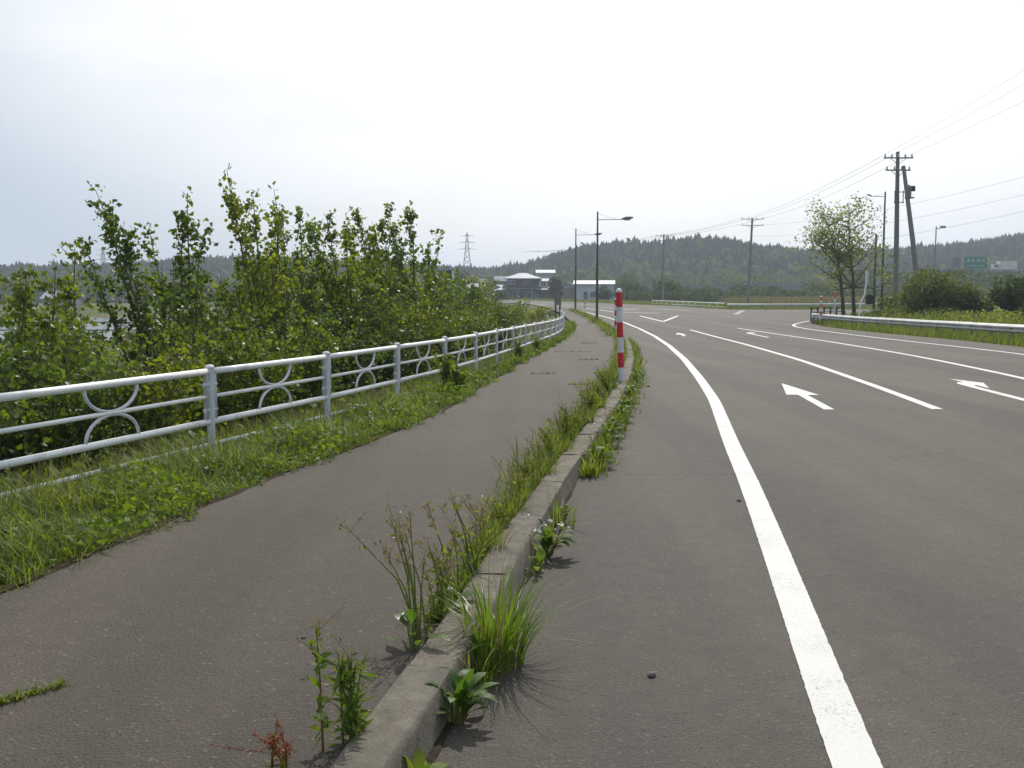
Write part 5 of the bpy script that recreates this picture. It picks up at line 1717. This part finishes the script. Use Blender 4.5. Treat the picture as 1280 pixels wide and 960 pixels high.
broad_weed(kerb_base(4.55, -1, 0.0), 4, 0.13, 0.07, 0.16, 'single broad leaved weed at the kerb edge beside the big tuft', 665, 'dock', G_L)
stem_weed(kerb_base(4.75, -1, 0.02), 2, 0.55, 'reddish seeding stem rising beside the big grass tuft', 666, 0.05, 'stem_red', 'weed', 24, 'seed', 0.12, G_L, 0.3, (-0.22, 0), 26)
stem_weed(kerb_base(4.45, -1, 0.02), 9, 0.34, 'yellow green bushy weed behind the seeding stems', 667, 0.045, 'stem', 'weed_pale', 8, 'seed', 0.3, G_L, 0.25, (-0.05, 0), 22)
for i, y in enumerate((5.15, 5.6, 6.1, 6.55, 7.0, 7.5, 8.0, 8.6, 9.2, 9.8, 10.5, 11.2, 12.0, 12.8, 13.7, 14.6, 15.6)):
    r2 = random.Random(950 + i)
    lab = '%s wild weed from the viewer on the footpath side of the kerb' % ORD[i]
    if i % 5 in (1, 3):
        grass_tuft(kerb_base(y, -1, 0.03), 70 if i < 6 else 110, r2.uniform(0.18, 0.3), 0.5, 0.006 + 0.0004 * i, lab.replace('wild weed', 'plant'), 670 + i, 'grass', G_L)
        stem_weed(kerb_base(y + 0.14, -1, 0.05), 4, r2.uniform(0.3, 0.46), '%s thin seeding stalk from the viewer on the footpath side of the kerb' % ORD[i], 1670 + i, 0.04, 'stem_red' if i % 4 == 1 else 'stem', 'weed_pale', 9, 'seed', 0.4, G_L, 0.2, (-0.15, 0), 10)
    else:
        stem_weed(kerb_base(y, -1, 0.02 + r2.uniform(0, 0.05)), 9 if i < 6 else 12, r2.uniform(0.2, 0.34) if i % 3 else 0.44, lab.replace('wild weed', 'plant'), 670 + i, 0.048 + 0.0025 * i, 'stem', 'weed_pale', 4 if i % 2 else 2, 'seed', 0.5, G_L, 0.24, (-0.08, 0), 16 + i)
# filler along both kerb foots, too small to count
n = 7500
y = 4.4 + 40 * gg.uniform(0, 1, n) ** 1.6
xb = x_kerb(y) - 0.21 - np.abs(gg.normal(size=n)) * 0.10 * np.clip((y - 3) / 4, 0.2, 1.3)
V1 = ribbons(np.stack([xb, y, road_z(y) + 0.112], 1), gg.uniform(0.06, 0.24, n) * np.clip((y - 3) / 4, 0.3, 1.1), gg.uniform(0, 6.28, n), gg.uniform(0.2, 0.9, n), gg.uniform(0.004, 0.008, n) * (1 + y / 15), gg)
n2 = 2600
y2 = 8.6 + 30 * gg.uniform(0, 1, n2) ** 1.5
xb2 = x_kerb(y2) + 0.015 + np.abs(gg.normal(size=n2)) * 0.09
V2 = ribbons(np.stack([xb2, y2, road_z(y2) - 0.003], 1), gg.uniform(0.05, 0.24, n2), gg.uniform(0, 6.28, n2), gg.uniform(0.2, 0.9, n2), gg.uniform(0.006, 0.012, n2) * (1 + y2 / 18), gg)
tag(strip_obj('kerb_grass', np.concatenate([V1, V2]), M['grass']), 'fine grass sprouting along both feet of the kerb', 'grass', kind='stuff')
n = 2600
y = 40 + 70 * gg.uniform(0, 1, n)
xb = x_kerb(y) - 0.2 - np.abs(gg.normal(size=n)) * 0.3
V = ribbons(np.stack([xb, y, road_z(y) + 0.1], 1), gg.uniform(0.1, 0.35, n), gg.uniform(0, 6.28, n), gg.uniform(0.2, 0.9, n), gg.uniform(0.03, 0.06, n), gg, 3)
tag(strip_obj('kerb_grass', V, M['grass']), 'overgrown grass strip along the far stretch of the kerb', 'grass', kind='stuff')

# grass in a crack of the path, and other sprouts across it
def crack_grass(a, b, n, h, label, seed):
    g = np.random.default_rng(seed)
    u = g.uniform(0, 1, n)[:, None]
    p = np.array(a) + (np.array(b) - np.array(a)) * u + g.normal(size=(n, 2)) * 0.012
    z = road_z(p[:, 1]) + 0.113
    V = ribbons(np.concatenate([p, z[:, None]], 1), h * g.uniform(0.4, 1.2, n), g.uniform(0, 6.28, n), g.uniform(0.3, 1.3, n), np.full(n, 0.006 * (1 + a[1] / 14)), g, 4)
    tag(strip_obj('crack_grass', V, M['grass']), label, 'grass', 'grass growing in cracks of the footpath')


crack_grass((-1.92, 3.44), (-1.70, 3.68), 190, 0.045, 'narrow strip of grass in a crack at the lower left of the footpath', 801)
for i, (xa, xb_, yy) in enumerate(((0.95, 1.35, 16.6), (0.35, 0.8, 19.0), (1.6, 2.05, 23.6), (1.15, 2.2, 27.5), (2.3, 2.9, 33.5))):
    crack_grass((xa, yy), (xb_, yy + 0.1), 70, 0.05, '%s thin line of sprouts across the footpath beyond the striped post' % ORD[i], 810 + i)

# taller weeds in the left verge
for i, (x, y, h, n, lab) in enumerate(((-0.98, 15.4, 0.66, 22, 'tall bushy weed in front of the fence where it hides the rails'), (-0.80, 14.9, 0.5, 16, 'second bushy weed close to the one hiding the fence rails'), (0.15, 23.5, 0.6, 14, 'tall weed in front of the fence further along'),
                                       (0.75, 28.2, 0.55, 12, 'small tall weed in front of the distant fence panels'))):
    stem_weed((x, y, gz(x, y)), n, h, lab, 820 + i, 0.10, 'stem', 'weed', 0, 'seed', 0.4, 'tall weeds in the verge', 0.45, (0, 0), 34)
for i, (x, y, lab) in enumerate(((-1.6, 11.6, 'white flowering clover patch near the tall verge weed'), (-1.35, 12.4, 'second white flowering clover patch in the verge'), (-2.5, 8.2, 'leafy clump with pale flowers beside the nearest fence post'), (-3.1, 6.0, 'leafy clump at the left edge of the verge'))):
    broad_weed((x, y, gz(x, y)), 40, 0.11, 0.045, 0.16, lab, 840 + i, 'weed', 'leafy clumps in the verge', 14)

# ------------------------------------------------------------------ haze: the air of a bright humid day
mh, nth, outh = new_mat('haze_air')
pv = nd(nth, 'ShaderNodeVolumePrincipled')
pv.inputs['Color'].default_value = (0.76, 0.86, 1.0, 1)
pv.inputs['Density'].default_value = 0.00045
pv.inputs['Anisotropy'].default_value = 0.3
nth.links.new(pv.outputs[0], outh.inputs['Volume'])
hz = MB().box((0, 1150, 27), (5600, 2700, 66)).build('haze', mh)
tag(hz, 'thin pale haze in the air over the whole landscape', None, kind='stuff')
